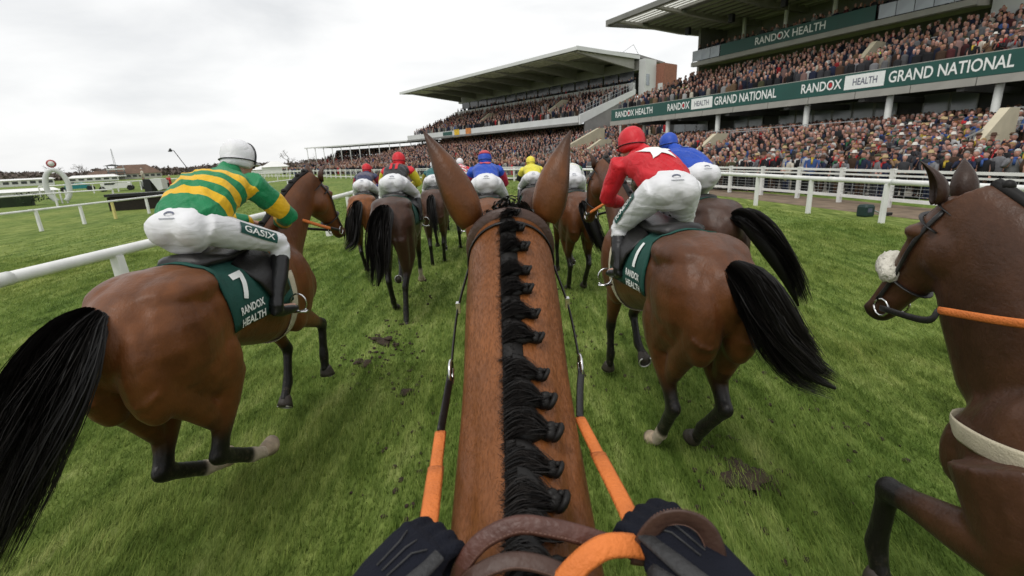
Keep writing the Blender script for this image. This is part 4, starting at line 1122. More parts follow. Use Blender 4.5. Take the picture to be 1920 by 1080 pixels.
POSES = {
    'gathered': dict(fl=(30, -20, -40), fr=(60, -6, -6), hl=(28, -24, 56, 64), hr=(38, -18, 54, 62)),
    'push': dict(fl=(22, 4, 12), fr=(38, -34, -70), hl=(34, -20, 30, 36), hr=(30, -38, 38, 30)),
    'reach': dict(fl=(34, 6, 20), fr=(-10, -40, -70), hl=(12, -32, 4, 25), hr=(30, -22, 18, 40)),
    'swing': dict(fl=(-14, -48, -80), fr=(28, 4, 18), hl=(32, -26, 20, 40), hr=(6, -38, -16, -30)),
    'tuck': dict(fl=(78, 4, -22), fr=(62, -40, -62), hl=(30, -28, 20, 40), hr=(20, -30, 0, 10)),
}
NECKS = {
    'gallop': [(.40, 1.26, .17, .34, .36), (.62, 1.34, .155, .30, .30), (.85, 1.49, .120, .235, .24), (1.08, 1.64, .098, .19, .20), (1.28, 1.76, .086, .15, .16), (1.42, 1.83, .075, .11, .12)],
    'high': [(.40, 1.27, .17, .33, .36), (.60, 1.38, .155, .29, .30), (.78, 1.56, .122, .235, .245), (.95, 1.72, .100, .195, .20), (1.10, 1.86, .088, .15, .16), (1.21, 1.95, .075, .11, .12)],
}
def make_horse(name_label, loc, rz, coat, pose, neck='gallop', head=48, tail=None, voxel=.02, near=False, group='racehorses ahead', cloth=None, hands=(.10, .82, 1.70),
               bend=0.0, yaw=0, scale=1.0, leg_out=0.0, stretch=1.0, bw=1.0, extra=None, pale=(), fleece=False, zoff=0.0, ears=True, tack=True, hk=1.0, nk=None, mane=True, rider=True, tail_n=160, tail_w=.012, seed=1, tail_fat=1.0):
    root = tag(empty('racehorse', (loc[0], loc[1], zoff), rz, scale), name_label, 'horse', group)
    ps = dict(POSES[pose]); ps['neck'] = nk or NECKS[neck]; ps['head'] = head; ps['bend'] = bend; ps['yaw'] = yaw; ps['hk'] = hk; ps['leg_out'] = leg_out; root.scale = (scale, scale * stretch, scale)
    me, legs, hd, pt = horse_body(ps, voxel, 6 if voxel < .017 else 4, extra)
    bvh = bvh_of(me)
    C_ = coords(me).astype(float); sk = np.zeros(len(C_))
    for k in pale:
        a_, b_ = np.array(legs[k][-2]), np.array(legs[k][-1]); t_ = ((C_ - a_) @ (b_ - a_)) / ((b_ - a_) @ (b_ - a_)); d_ = np.linalg.norm(C_ - (a_ + np.clip(t_, -.35, 1)[:, None] * (b_ - a_)), axis=1); sk = np.maximum(sk, (d_ < .085) * smoothstep(-.45, -.1, t_))
    set_attr(me, 'sock', sk)
    if ears: add_ears(me, hd, pt)
    body = link('body', me, root, COAT[coat])
    for k, J in legs.items(): hoof_obj(root, J[-2], J[-1], k in pale)
    if voxel < .017:
        for s in (0.42, PI - .42):
            eb = MB(); eb.ell(pt(.24, s, -.006), .021, n=10, m=6); eb.build('eye', EYE, root, True)
    tl = tail or [(0, -.86, 1.43), (0, -1.02, 1.42), (.02, -1.22, 1.2), (.04, -1.3, .9), (.05, -1.36, .62)]
    core = MB(); C = cat(tl, 10); core.tube(C, [x * tail_fat for x in (.030, .042, .052, .062, .066, .062, .050, .036, .022, .008)], 10)
    to = core.build('tail', HAIR, root, True); set_attr(to.data, 'tone', np.zeros(len(to.data.vertices)))
    tag(hair_strands('tail_hair', to, tl, [x * tail_fat for x in (.042, .07, .095, .11, .115, .105, .085)], tail_n, tail_w, 14, .25, seed), kind='stuff')
    if mane:
        n_ = ps['neck']; cr = []
        for i, (y, z, a, b, c) in enumerate(n_[1:], 1):
            j0, j1 = n_[i - 1], n_[min(i + 1, len(n_) - 1)]; t = Vector((0, j1[0] - j0[0], j1[1] - j0[1])).normalized()
            cr.append(Vector((bend * (i / (len(n_) - 1)) ** 2, y - t.z * (b - .004), z + t.y * (b - .004))))
        mm = MB(); P = cat(cr, 16); limb(mm, P, [.022] * 16, [.020] * 16, (0, 1, 0), 8)
        for p in P[::2]: mm.ell(p + Vector((.0, 0, .016)), (.02, .022, .02), n=8, m=5)
        mo = mm.build('mane', HAIR, root, True); set_attr(mo.data, 'tone', np.repeat([.15], len(mo.data.vertices)))
    if tack: bridle(root, pt, hands, rein=RUBBER_O, fleece=fleece, bw=bw)
    if rider or cloth:
        sc = saddle_cloth(root, bvh, -.34, .30, .95, CLOTH_G)
        sd = MB(); sd.loft([((0, -.30, 1.565), (1, 0, 0), (0, 0, 1), .12, .045, .05), ((0, -.24, 1.575), (1, 0, 0), (0, 0, 1), .165, .05, .05), ((0, -.05, 1.56), (1, 0, 0), (0, 0, 1), .15, .035, .05), ((0, .12, 1.57), (1, 0, 0), (0, 0, 1), .15, .05, .06), ((0, .26, 1.60), (1, 0, 0), (0, 0, 1), .10, .04, .06)], 16)
        for s in (-1, 1): limb(sd, [(s * .13, .06, 1.56), (s * .27, .12, 1.42), (s * .305, .16, 1.24)], [.13, .15, .10], [.012, .012, .010], (s, 0, .3), 10)
        s_o = sd.build('saddle', LEATHER_B, root, True)
        g = [bvh.ray_cast(Vector((0, .36, 1.2)) + Vector((math.sin(t), 0, math.cos(t))) * .8, -Vector((math.sin(t), 0, math.cos(t))))[0] for t in np.linspace(1.0, 2 * PI - 1.0, 26)]
        g = [p + (p - Vector((0, .36, 1.2))).normalized() * .006 for p in g if p is not None]
        gm = MB(); limb(gm, g, [.045] * len(g), [.005] * len(g), (0, 0, 1), 8); gm.build('girth', WEBBING, root, True)
        for s in (-1, 1):
            st = MB(); f = Vector((s * .335, .27, 1.085))
            st.tube([f + Vector((math.sin(t) * .062, 0, -math.cos(t) * .07 + .062)) for t in np.linspace(-.95, 2 * PI - .95 - 4.4 + .0, 6)], .006, 6)
            st.tube([f + Vector((math.sin(t) * .058, 0, .065 - math.cos(t) * .065)) for t in np.linspace(0, 2 * PI, 16)], .006, 6, up=(0, 1, 0))
            st.box(f + Vector((0, 0, .0)), (.11, .035, .012)); st.build('stirrup', METAL, s_o, True)
        if cloth:
            num, side_, lines, yc = cloth
            for s in side_:
                a = (0, 1, 0) if s > 0 else (0, -1, 0); dn = Vector((0, 0, -1)) * .55 + Vector((s, 0, 0)) * .28
                for txt, h, z, w in [(num, .16, 1.40, None)] + [(t, .05, 1.265 - .075 * i, .22) for i, t in enumerate(lines)]:
                    v, f, tw, th = text_shape(txt, 1.0, .03); k = h / th; kx = (w / tw) if w else k * 1.15
                    v = [(x * kx, y * k) for x, y in v]
                    ob = decal('number' if txt == num else 'lettering', v, f, (s * .9, yc, z), a, (0, 0, 1), (-s, 0, 0), bvh, LETTER, sc, .024)
    return root, legs, bvh, pt, hd

# ================================================================== JOCKEYS
SKIN = mat('skin', (.46, .26, .19), .55, .1, 9, .08, 60)
BREECH = mat('white_breeches', (.70, .70, .72), .62, .05, 5, .0)
def cloth_bump(m, strength, st=(3, 3, 9), scale=2.2, dist=.03):
    n, l = nodes_of(m); b = n['Principled BSDF']
    tc = n.new('ShaderNodeTexCoord'); mp = n.new('ShaderNodeMapping'); mp.inputs['Scale'].default_value = st; mp.inputs['Rotation'].default_value = (.5, .3, .2)
    no = n.new('ShaderNodeTexNoise'); no.inputs['Scale'].default_value = scale; no.inputs['Detail'].default_value = 3; no.inputs['Distortion'].default_value = 1.2
    l.new(tc.outputs['Object'], mp.inputs[0]); l.new(mp.outputs[0], no.inputs['Vector'])
    n2 = n.new('ShaderNodeTexNoise'); n2.inputs['Scale'].default_value = 300; l.new(tc.outputs['Object'], n2.inputs['Vector'])
    bp = n.new('ShaderNodeBump'); bp.inputs['Strength'].default_value = strength; bp.inputs['Distance'].default_value = dist
    ad = n.new('ShaderNodeMath'); ad.operation = 'MULTIPLY_ADD'; ad.inputs[1].default_value = .04; l.new(n2.outputs['Fac'], ad.inputs[0]); l.new(no.outputs['Fac'], ad.inputs[2])
    l.new(ad.outputs[0], bp.inputs['Height']); l.new(bp.outputs[0], b.inputs['Normal'])
    return m
cloth_bump(BREECH, .25)
BOOT = mat('black_riding_boot', (.012, .012, .013), .3, .2, 6, .2, 25)
GLOVE = mat('black_glove', (.015, .015, .017), .6, .2, 12, .2, 60)
GOGGLE = mat('dark_goggle_strap', (.012, .012, .014), .4, .1)

def silks(name, torso, arm):
    """torso / arm: list of (start, colour) hoops along the body (0 waist .. 1 neck) and along the sleeve (0 shoulder .. 1 wrist)"""
    m = bpy.data.materials.new(name); m.use_nodes = True; n, l = nodes_of(m); b = n['Principled BSDF']
    def ramp(attr, stops):
        a = n.new('ShaderNodeAttribute'); a.attribute_name = attr; c = n.new('ShaderNodeValToRGB'); c.color_ramp.interpolation = 'CONSTANT'; e = c.color_ramp.elements
        while len(e) > 1: e.remove(e[-1])
        e[0].position = stops[0][0]; e[0].color = (*stops[0][1], 1)
        for p, k in stops[1:]: q = e.new(p); q.color = (*k, 1)
        l.new(a.outputs['Fac'], c.inputs[0]); return c.outputs[0]
    t, ar = ramp('along_torso', torso), ramp('along_arm', arm)
    a = n.new('ShaderNodeAttribute'); a.attribute_name = 'is_arm'; g = n.new('ShaderNodeMath'); g.operation = 'GREATER_THAN'; g.inputs[1].default_value = .5; l.new(a.outputs['Fac'], g.inputs[0])
    x = n.new('ShaderNodeMixRGB'); l.new(g.outputs[0], x.inputs[0]); l.new(t, x.inputs[1]); l.new(ar, x.inputs[2])
    v = n.new('ShaderNodeTexNoise'); v.inputs['Scale'].default_value = 6; r = n.new('ShaderNodeMapRange'); r.inputs['To Min'].default_value = .86; r.inputs['To Max'].default_value = 1.1; l.new(v.outputs['Fac'], r.inputs['Value'])
    y = n.new('ShaderNodeMixRGB'); y.blend_type = 'MULTIPLY'; y.inputs[0].default_value = 1; l.new(x.outputs[0], y.inputs[1]); l.new(r.outputs[0], y.inputs[2])
    l.new(y.outputs[0], b.inputs['Base Color']); b.inputs['Roughness'].default_value = .5; b.inputs['Specular IOR Level'].default_value = .3; b.inputs['Sheen Weight'].default_value = .05
    cloth_bump(m, .6, (4, 4, 4), 2.4)
    return m

def xform(mb, i0, M):
    for k in range(i0, len(mb.v)): mb.v[k] = tuple(M @ Vector(mb.v[k]))

def head_shape(mb, c, pitch, yaw=0.0, grow=0.0):
    X, Y = (1, 0, 0), (0, 1, 0); i0 = len(mb.v); g = grow
    mb.loft([((0, .02, -.115), X, Y, .03, .045, .03), ((0, .022, -.10), X, Y, .045, .068, .055), ((0, .012, -.06), X, Y, .062, .085, .075), ((0, .008, -.01), X, Y, .074, .09, .09), ((0, 0, .05), X, Y, .077, .092, .10), ((0, -.004, .10), X, Y, .062, .076, .084), ((0, -.004, .128), X, Y, .03, .04, .04)], 16)
    mb.loft([((0, .085, -.045), X, Y, .017, .022, .02), ((0, .092, -.02), X, Y, .011, .015, .02), ((0, .088, .012), X, Y, .008, .008, .02)], 8)      # nose
    mb.ell((0, .084, -.068), (.022, .012, .008), n=10, m=5)                                                                                         # lips
    for s in (-1, 1):
        mb.ell((s * .077, -.004, -.015), (.010, .02, .03), n=8, m=5); mb.ell((s * .032, .082, .018), (.02, .012, .008), n=8, m=5); mb.ell((s * .045, .07, -.03), (.02, .02, .018), n=8, m=5)
    M = Matrix.Translation(Vector(c)) @ Matrix.Rotation(yaw, 4, 'Z') @ Matrix.Rotation(-pitch, 4, 'X')
    xform(mb, i0, M); return M

def fist(mb, w, d, s, k=1.0):
    """closed hand at wrist w pointing along d: palm, four bent fingers of different length, thumb off the side"""
    d = Vector(d).normalized(); side = d.cross(Vector((0, 0, 1))).normalized() * s; up = side.cross(d) * s
    if up.z < 0: up = -up
    w = Vector(w); c = w + d * .05 * k
    mb.loft([(w, side, up, .024 * k, .020 * k, .020 * k), (w + d * .03 * k, side, up, .034 * k, .019 * k, .019 * k), (w + d * .085 * k, side, up, .040 * k, .016 * k, .018 * k), (w + d * .098 * k, side, up, .034 * k, .012 * k, .012 * k)], 12)
    for i, ln in enumerate((.92, 1.0, .95, .78)):
        b = w + d * .092 * k + side * (.030 - .020 * i) * k; a1 = b + d * .030 * ln * k - up * .012 * k; a2 = a1 + d * .004 * k - up * .030 * ln * k; a3 = a2 - d * .026 * ln * k - up * .004 * k
        mb.tube([b - d * .01 * k, b.lerp(a1, .7), a1, a2, a3], [.0105 * k, .0105 * k, .0100 * k, .009 * k, .008 * k], 8)
    tb = w + d * .035 * k + side * .034 * k - up * .006 * k; t1 = tb + d * .032 * k + side * .012 * k - up * .014 * k; t2 = t1 + d * .022 * k - side * .016 * k - up * .012 * k
    mb.tube([tb - side * .012 * k, tb, t1, t2], [.013 * k, .0125 * k, .0105 * k, .0085 * k], 8)

DEF = dict(hip=(0, -.10, 1.93), chest=(0, .34, 2.13), neck=(0, .50, 2.22), head=(0, .66, 2.34), knee=(.30, .30, 1.62), ankle=(.31, .12, 1.19), toe=(.335, .31, 1.105), elbow=(.30, .52, 1.87), hand=(.09, .76, 1.74), pitch=22, lean=0.0, yaw=0)
def make_jockey(label, loc, rz, scale, jacket, cap, pose=None, voxel=.016, zoff=0.0, cap2=None, emblem=None, peak=True, group='jockeys riding in the race', strip_text=None, band=False, logo=True, bulk=1.0):
    P = dict(DEF); P.update(pose or {})
    root = tag(empty('person', (loc[0], loc[1], zoff), rz, scale), label, 'jockey', group)
    vx = voxel; X = Vector((1, 0, 0)); lx = P['lean']
    hip, chest, neck, head = (Vector(P[k]) + Vector((lx * q, 0, 0)) for k, q in (('hip', .3), ('chest', 1), ('neck', 1.1), ('head', 1.25)))
    def sd(k, s): v = P[k + ('_l' if s < 0 else '_r')] if (k + ('_l' if s < 0 else '_r')) in P else P[k]; return Vector((v[0] * s + (lx if k in ('elbow',) else lx * .5 if k == 'hand' else 0), v[1], v[2]))
    ax = (chest - hip).normalized(); tup = X.cross(ax).normalized() if X.cross(ax).z > 0 else -X.cross(ax).normalized()
    # body: core, limbs, neck and head as one skin
    mb = MB()
    def torso(mb, g, lo=True):
        st = []
        for t, a, u, d in ((-.22, .11, .09, .10), (-.06, .165, .115, .12), (.12, .155, .10, .115), (.35, .150, .10, .115), (.6, .168, .112, .125), (.85, .185, .108, .125), (1.02, .185, .085, .11), (1.14, .13, .06, .085), (1.22, .06, .05, .055)):
            c = hip + (chest - hip) * t + tup * (.028 * math.sin(min(max(t, 0), 1) * PI))
            st.append((c, X, tup, a + g, u + g, d + g))
        mb.loft(st, 18, 2.1)
    torso(mb, -.035)
    limb(mb, [chest + (neck - chest) * .3, neck, head - Vector((0, .01, .06))], [.058, .052, .05], [.06, .056, .056], (1, 0, 0))
    head_shape(mb, head, R(P['pitch']), R(P['yaw']))
    sh = {}
    for s in (-1, 1):
        sh[s] = chest + X * s * .185 + ax * .02
        e, h = sd('elbow', s), sd('hand', s); limb(mb, [sh[s] - X * s * .06 - tup * .01, sh[s].lerp(e, .3), sh[s].lerp(e, .6), e, e.lerp(h, .5), h], [.03, .03, .03, .028, .026, .023], [.03, .03, .03, .028, .026, .023], (1, 0, 0))
        k, a, t = sd('knee', s), sd('ankle', s), sd('toe', s); limb(mb, [hip + X * s * .09, k, a, t], [.07, .045, .03, .03], [.07, .045, .03, .03], (1, 0, 0))
        fist(mb, h, (h - e), s)
    bm_ = remesh(mb, min(vx, .014), 2); link('body', bm_, root, SKIN)
    # jacket
    mb = MB(); g = .022
    st = []
    for t, a, u, d in ((-.10, .150, .115, .12), (.02, .180, .130, .14), (.22, .185, .128, .150), (.5, .190, .135, .150), (.8, .202, .128, .145), (1.0, .200, .098, .125), (1.13, .150, .078, .095), (1.22, .088, .070, .072)):
        a, u, d = a * bulk, u * bulk, d * bulk
        st.append((hip + (chest - hip) * t + tup * (.028 * math.sin(min(max(t, 0), 1) * PI)), X, tup, a, u, d))
    mb.loft(st, 20, 2.15)
    col = (head - neck).normalized(); limb(mb, [neck - col * .08, neck, neck + col * .045], [.088, .082, .070], [.085, .078, .068], (1, 0, 0), 14)
    arm_pts = {}
    for s in (-1, 1):
        e, h = sd('elbow', s), sd('hand', s); hh = e.lerp(h, .9); arm_pts[s] = (sh[s], e, hh)
        A0 = sh[s] - X * s * .05
        limb(mb, [A0, sh[s], sh[s].lerp(e, .45), sh[s].lerp(e, .85), e, e.lerp(hh, .4), e.lerp(hh, .85), hh], [q * bulk for q in (.075, .083, .075, .066, .062, .060, .052, .036)], [q * bulk for q in (.08, .086, .078, .068, .064, .062, .055, .036)], (1, 0, 0), 14)
    jm = remesh(mb, vx, 3)
    C = coords(jm).astype(float); D = np.array(chest - hip); tt = ((C - np.array(hip)) @ D) / (D @ D)
    isa = np.zeros(len(C)); al = np.zeros(len(C)); best = np.full(len(C), 9.0)
    for s in (-1, 1):
        p = [np.array(q) for q in arm_pts[s]]; L1_, L2_ = np.linalg.norm(p[1] - p[0]), np.linalg.norm(p[2] - p[1]); T_ = L1_ + L2_
        for a, b, o, L in ((p[0], p[1], 0, L1_), (p[1], p[2], L1_, L2_)):
            ab = b - a; t = np.clip(((C - a) @ ab) / (ab @ ab), 0, 1); d = np.linalg.norm(C - (a + t[:, None] * ab), axis=1)
            better = d < best; best = np.where(better, d, best); al = np.where(better, (o + t * L) / T_, al)
    lat = np.abs((C - np.array(hip)) @ np.array(X) - lx * np.clip(tt, 0, 1))
    td = np.linalg.norm((C - np.array(hip)) - np.clip(tt, -.1, 1.1)[:, None] * D, axis=1)
    isa = ((best < .12) & (al > .10) & ((td > .155) | (lat > .20))).astype(float)
    # folds in the cloth
    r1 = 1 - np.abs(np.sin(C[:, 1] * 15 + C[:, 0] * 21 + 2.5 * np.sin(C[:, 2] * 9 + C[:, 0] * 5))); r2 = 1 - np.abs(np.sin(C[:, 0] * 18 - C[:, 2] * 22 + 2 * np.sin(C[:, 1] * 8)))
    fold = .010 * r1 ** 3 * (.4 + .6 * np.sin(C[:, 2] * 7 + C[:, 0] * 9)) + .008 * r2 ** 3 * smoothstep(.75, .0, tt) + .004 * np.sin(C[:, 1] * 31 + C[:, 0] * 17 + 3 * np.sin(C[:, 2] * 13)) * np.sin(C[:, 2] * 23 + C[:, 0] * 11) + .004 * np.sin(C[:, 0] * 47 + C[:, 1] * 29)
    N = np.empty(len(C) * 3, np.float32); jm.vertices.foreach_get('normal', N); C2 = C + N.reshape(-1, 3) * fold[:, None]; jm.vertices.foreach_set('co', C2.astype(np.float32).ravel()); jm.update()
    set_attr(jm, 'along_torso', np.clip(tt, 0, 1)); set_attr(jm, 'along_arm', al); set_attr(jm, 'is_arm', isa)
    jo = link('jacket', jm, root, jacket); jb = bvh_of(jm)
    # breeches
    mb = MB()
    st = [(hip + ax * q, X, tup, a, u, d) for q, a, u, d in ((.085, .150, .105, .115), (.03, .172, .130, .135), (-.05, .185, .140, .150), (-.12, .172, .120, .145), (-.17, .12, .07, .10))]
    mb.loft(st, 20, 2.2)
    for s in (-1, 1):
        k, a = sd('knee', s), sd('ankle', s); h0 = hip + X * s * .095 - ax * .04
        mb.ell(hip + X * s * .085 - ax * .085 + tup * .02, (.096, .118, .110))
        kd = (k - h0).normalized()
        limb(mb, [h0, h0.lerp(k, .3), h0.lerp(k, .65), k - kd * .02, k.lerp(a, .12), k.lerp(a, .26)], [.105, .105, .085, .070, .066, .056], [.135, .122, .096, .078, .070, .060], (1, 0, 0), 14)
    bm_ = remesh(mb, vx, 3)
    C = coords(bm_).astype(float); N = np.empty(len(C) * 3, np.float32); bm_.vertices.foreach_get('normal', N)
    low = smoothstep(.02, .30, (np.array(hip)[2] - C[:, 2]))
    r1 = 1 - np.abs(np.sin(C[:, 2] * 34 + C[:, 0] * 9 + 1.6 * np.sin(C[:, 1] * 13))); r2 = 1 - np.abs(np.sin(C[:, 1] * 17 + C[:, 2] * 11 + 2 * np.sin(C[:, 0] * 12)))
    fold = (.0065 * r1 ** 3 * (.25 + .75 * low) + .005 * r2 ** 4 + .0025 * np.sin(C[:, 2] * 95 + 4 * np.sin(C[:, 1] * 19 + C[:, 0] * 9)) * low + .002 * np.sin(C[:, 1] * 34 + C[:, 2] * 22) * np.sin(C[:, 0] * 15))
    C += N.reshape(-1, 3) * fold[:, None]; bm_.vertices.foreach_set('co', C.astype(np.float32).ravel()); bm_.update()
    bo = link('breeches', bm_, root, BREECH); bb = bvh_of(bm_)
    for s in (-1, 1):
        k, a, t = sd('knee', s), sd('ankle', s), sd('toe', s); mb = MB()
        limb(mb, [k.lerp(a, .17), k.lerp(a, .3), k.lerp(a, .6), a.lerp(k, .12), a, a - Vector((0, .0, .05))], [.060, .060, .060, .046, .044, .035], [.062, .065, .066, .050, .052, .045], (1, 0, 0), 14)
        heel = a + (a - t).normalized() * .045 - Vector((0, 0, .045))
        f = (t - a).normalized(); limb(mb, [heel, a.lerp(t, .25) - Vector((0, 0, .035)), a.lerp(t, .7) - Vector((0, 0, .02)), t - Vector((0, 0, .01)), t + f * .035], [.030, .040, .045, .042, .02], [.032, .045, .038, .028, .014], (0, 0, 1), 12)
        link('boot', remesh(mb, min(vx, .012), 2), root, BOOT)
    # helmet, peak and goggles
    M = Matrix.Translation(head) @ Matrix.Rotation(R(P['yaw']), 4, 'Z') @ Matrix.Rotation(-R(P['pitch']), 4, 'X')
    Y = (0, 1, 0); mb = MB(); rs = ((-.062, .080, .058, .105), (-.055, .094, .072, .128), (-.02, .103, .112, .138), (.03, .108, .122, .138), (.075, .104, .118, .130), (.115, .084, .096, .105), (.142, .05, .058, .065), (.152, .015, .02, .02))
    mb.loft([((0, -.006 - (.02 if z < -.03 else 0), z + .012), X, Y, a, b, c) for z, a, b, c in rs], 24); xform(mb, 0, M)
    ho = mb.build('helmet', cap, root, True)
    if peak:
        mb = MB(); mb.loft([((0, .115, .008), X, Y, .085, .055, .03), ((0, .118, .018), X, Y, .088, .058, .03)], 16); xform(mb, 0, M); mb.build('peak', cap2 or cap, ho, True)
    mb = MB(); arc = [Vector((math.sin(t) * .106, math.cos(t) * (.122 if abs(t) < PI / 2 else .140) - .006, .008 + .012 * math.cos(t))) for t in np.linspace(0, 2 * PI, 28)]
    limb(mb, arc, [.012] * 28, [.004] * 28, (0, 0, 1), 6); mb.loft([((0, .085, -.02), X, Y, .068, .035, .03), ((0, .085, .025), X, Y, .072, .038, .03)], 14); xform(mb, 0, M); mb.build('goggles', GOGGLE, root, True)
    if band:
        mb = MB(); arc = [Vector((math.sin(t) * .112, -.012 + math.cos(t * .35) * .0 + .045 * math.cos(t) + .035, .012 + math.cos(t) * .152)) for t in np.linspace(-1.75, 1.75, 22)]
        limb(mb, arc, [.007] * 22, [.004] * 22, (0, 1, 0), 6); xform(mb, 0, M); mb.build('helmet_trim', GOGGLE, ho, True)
    if cap2 and not band:
        mb = MB(); mb.loft([((0, -.006, z + .013), X, Y, a + .004, b + .004, c + .004) for z, a, b, c in rs[4:]], 24); xform(mb, 0, M); mb.build('cap_crown', cap2, ho, True)
    if emblem:
        kind, m, sz, tpos = emblem; o = hip + (chest - hip) * tpos + tup * .5
        if kind == 'star':
            q = [(math.sin(PI * i / 5) * sz * (1 if i % 2 == 0 else .42), math.cos(PI * i / 5) * sz * (1 if i % 2 == 0 else .42)) for i in range(10)]
            v = [(0, 0)] + q; f = [(0, 1 + i, 1 + (i + 1) % 10) for i in range(10)]
        elif kind == 'disc': v = [(0, 0)] + [(math.cos(t * PI / 12) * sz, math.sin(t * PI / 12) * sz * 1.0) for t in range(24)]; f = [(0, 1 + i, 1 + (i + 1) % 24) for i in range(24)]
        elif kind == 'braces':
            v = [(-sz * 1.3, -.16), (-sz * .45, -.16), (-sz * .45, .12), (-sz * 1.3, .12), (sz * .45, -.16), (sz * 1.3, -.16), (sz * 1.3, .12), (sz * .45, .12)]; f = [(0, 1, 2, 3), (4, 5, 6, 7)]
        else: v = [(-sz, -.25), (sz, -.25), (sz, .12), (-sz, .12)]; f = [(0, 1, 2, 3)]
        decal('emblem', v, f, o, X, ax, -tup, jb, m, jo, .010)
    if logo:
        v = [(math.cos(t * PI / 8) * .032, math.sin(t * PI / 8) * .015) for t in range(16)]; back = Vector((0, -1, .25)).normalized(); o = hip + back * .6 + Vector((0, 0, .045))
        vv = v + [(x * .80, y * .62 - .004) for x, y in v]; ff = [(i, (i + 1) % 16, 16 + (i + 1) % 16, 16 + i) for i in range(16)]
        decal('logo', vv, ff, o, X, X.cross(-back) if X.cross(-back).z > 0 else -X.cross(-back), -back, bb, mat('navy_print', (.10, .11, .17), .6, .05), bo, .006)
        v = [(-.048, -.034), (.048, -.034), (.048, -.028), (-.048, -.028)]
        decal('logo', v, [(0, 1, 2, 3)], o, X, X.cross(-back) if X.cross(-back).z > 0 else -X.cross(-back), -back, bb, mat('grey_print', (.30, .31, .34), .6, .05), bo, .006)
    if strip_text:
        s, txt = strip_text; k = sd('knee', s); h0 = hip + X * s * .095; c = h0.lerp(k, .55); d = (k - h0).normalized(); out = (X * s - d * d.x * s); out = (out - d * out.dot(d)).normalized(); bdir = out.cross(d).normalized()
        v = [(-.15, -.038), (.15, -.038), (.15, .038), (-.15, .038)]; a = d if s > 0 else -d; bdir = out.cross(a).normalized()
        so = decal('leg_strip', v, [(0, 1, 2, 3)], c + out * .5, a, bdir, -out, bb, BANNER, bo, .009)
        v, f = fit_text(txt, .25, .045, .02); decal('lettering', v, f, c + out * .5, a, bdir, -out, bb, LETTER, so, .013)
    return root
GRN, YEL, RED, BLU, NAV, WHT, BLK = (.008, .20, .072), (.74, .43, .012), (.56, .012, .022), (.012, .065, .42), (.03, .035, .085), (.72, .72, .72), (.022, .022, .024)
PURE = [(0, WHT)]
def capm(name, c): return cloth_bump(mat(name, c, .5, .08, 4), .4, (4, 4, 4), 2.4)
CAPW, CAPR, CAPB, CAPY = capm('white_cap', (.72, .72, .74)), capm('red_cap', RED), capm('blue_cap', BLU), capm('yellow_cap', (.74, .62, .06))

# ================================================================== THE FIELD OF RUNNERS
def place(cx, cy, scale, rz_deg):
    """origin of a horse whose croup stands over (cx, cy)"""
    a = R(rz_deg); return (cx - math.sin(a) * .55 * scale, cy + math.cos(a) * .55 * scale)
CROUCH = dict(hip=(0, -.12, 1.84), chest=(0, .30, 2.01), neck=(0, .43, 2.06), head=(0, .55, 2.125), knee=(.31, .30, 1.60), ankle=(.325, .10, 1.24), toe=(.345, .29, 1.165), elbow=(.31, .46, 1.78), hand=(.09, .72, 1.70), pitch=16)
def runner(hl, jl, croup, s, rz, coat, pose, jk, cap, hk={}, jkw={}, jp=None, near=False, **kw):
    loc = place(croup[0], croup[1], s, rz); vx = .014 if near else .022
    P = dict(CROUCH); P.update(jp or {}); jkw = dict(jkw); js = jkw.pop('size', 1.0 if near else .88)
    if not near and 'knee' not in (jp or {}): P['knee'] = (.27, .30, 1.60)
    h = make_horse(hl, loc, R(rz), coat, pose, voxel=vx, scale=s, hands=(P['hand'][0], P['hand'][1] + .06, P['hand'][2]), **kw) if hl else None
    make_jockey(jl, loc, R(rz), s * js, jk, cap, P, voxel=.013 if near else .018, zoff=kw.get('zoff', 0) + 1.25 * s * (1 - js), **jkw)
    return h
hoops = [(0, GRN), (.20, YEL), (.35, GRN), (.48, YEL), (.63, GRN), (.76, YEL), (.92, GRN)]
runner('brown racehorse on the left with number 7 saddlecloth and streaming black tail', 'jockey in green and yellow hooped silks and white cap on the left horse',
       (-2.08, 2.68), 1.10, -3, 'bay', 'gathered', silks('green_yellow_hoops', hoops, [(0, GRN), (.30, YEL), (.47, GRN), (.64, YEL), (.80, GRN), (.93, YEL)]), CAPW,
       near=True, stretch=1.08, jp=dict(hip=(.0, -.18, 1.82), chest=(-.01, .22, 2.04), neck=(-.01, .36, 2.11), head=(.0, .48, 2.175), ankle=(.325, .06, 1.20), toe=(.345, .26, 1.13), yaw=-.35), jkw=dict(size=.94, band=True, bulk=1.14, strip_text=(1, 'GASIX')),
       cloth=('7', (1, -1), ('RANDOX', 'HEALTH'), -.13), neck='high', head=58, bend=.10, yaw=14, pale=('hl', 'hr'), tail=[(0, -.82, 1.46), (.01, -.95, 1.40), (-.02, -1.10, 1.20), (-.09, -1.21, .99), (-.17, -1.29, .79), (-.27, -1.36, .55)], tail_n=3800, tail_w=.0045, tail_fat=1.22, seed=3)
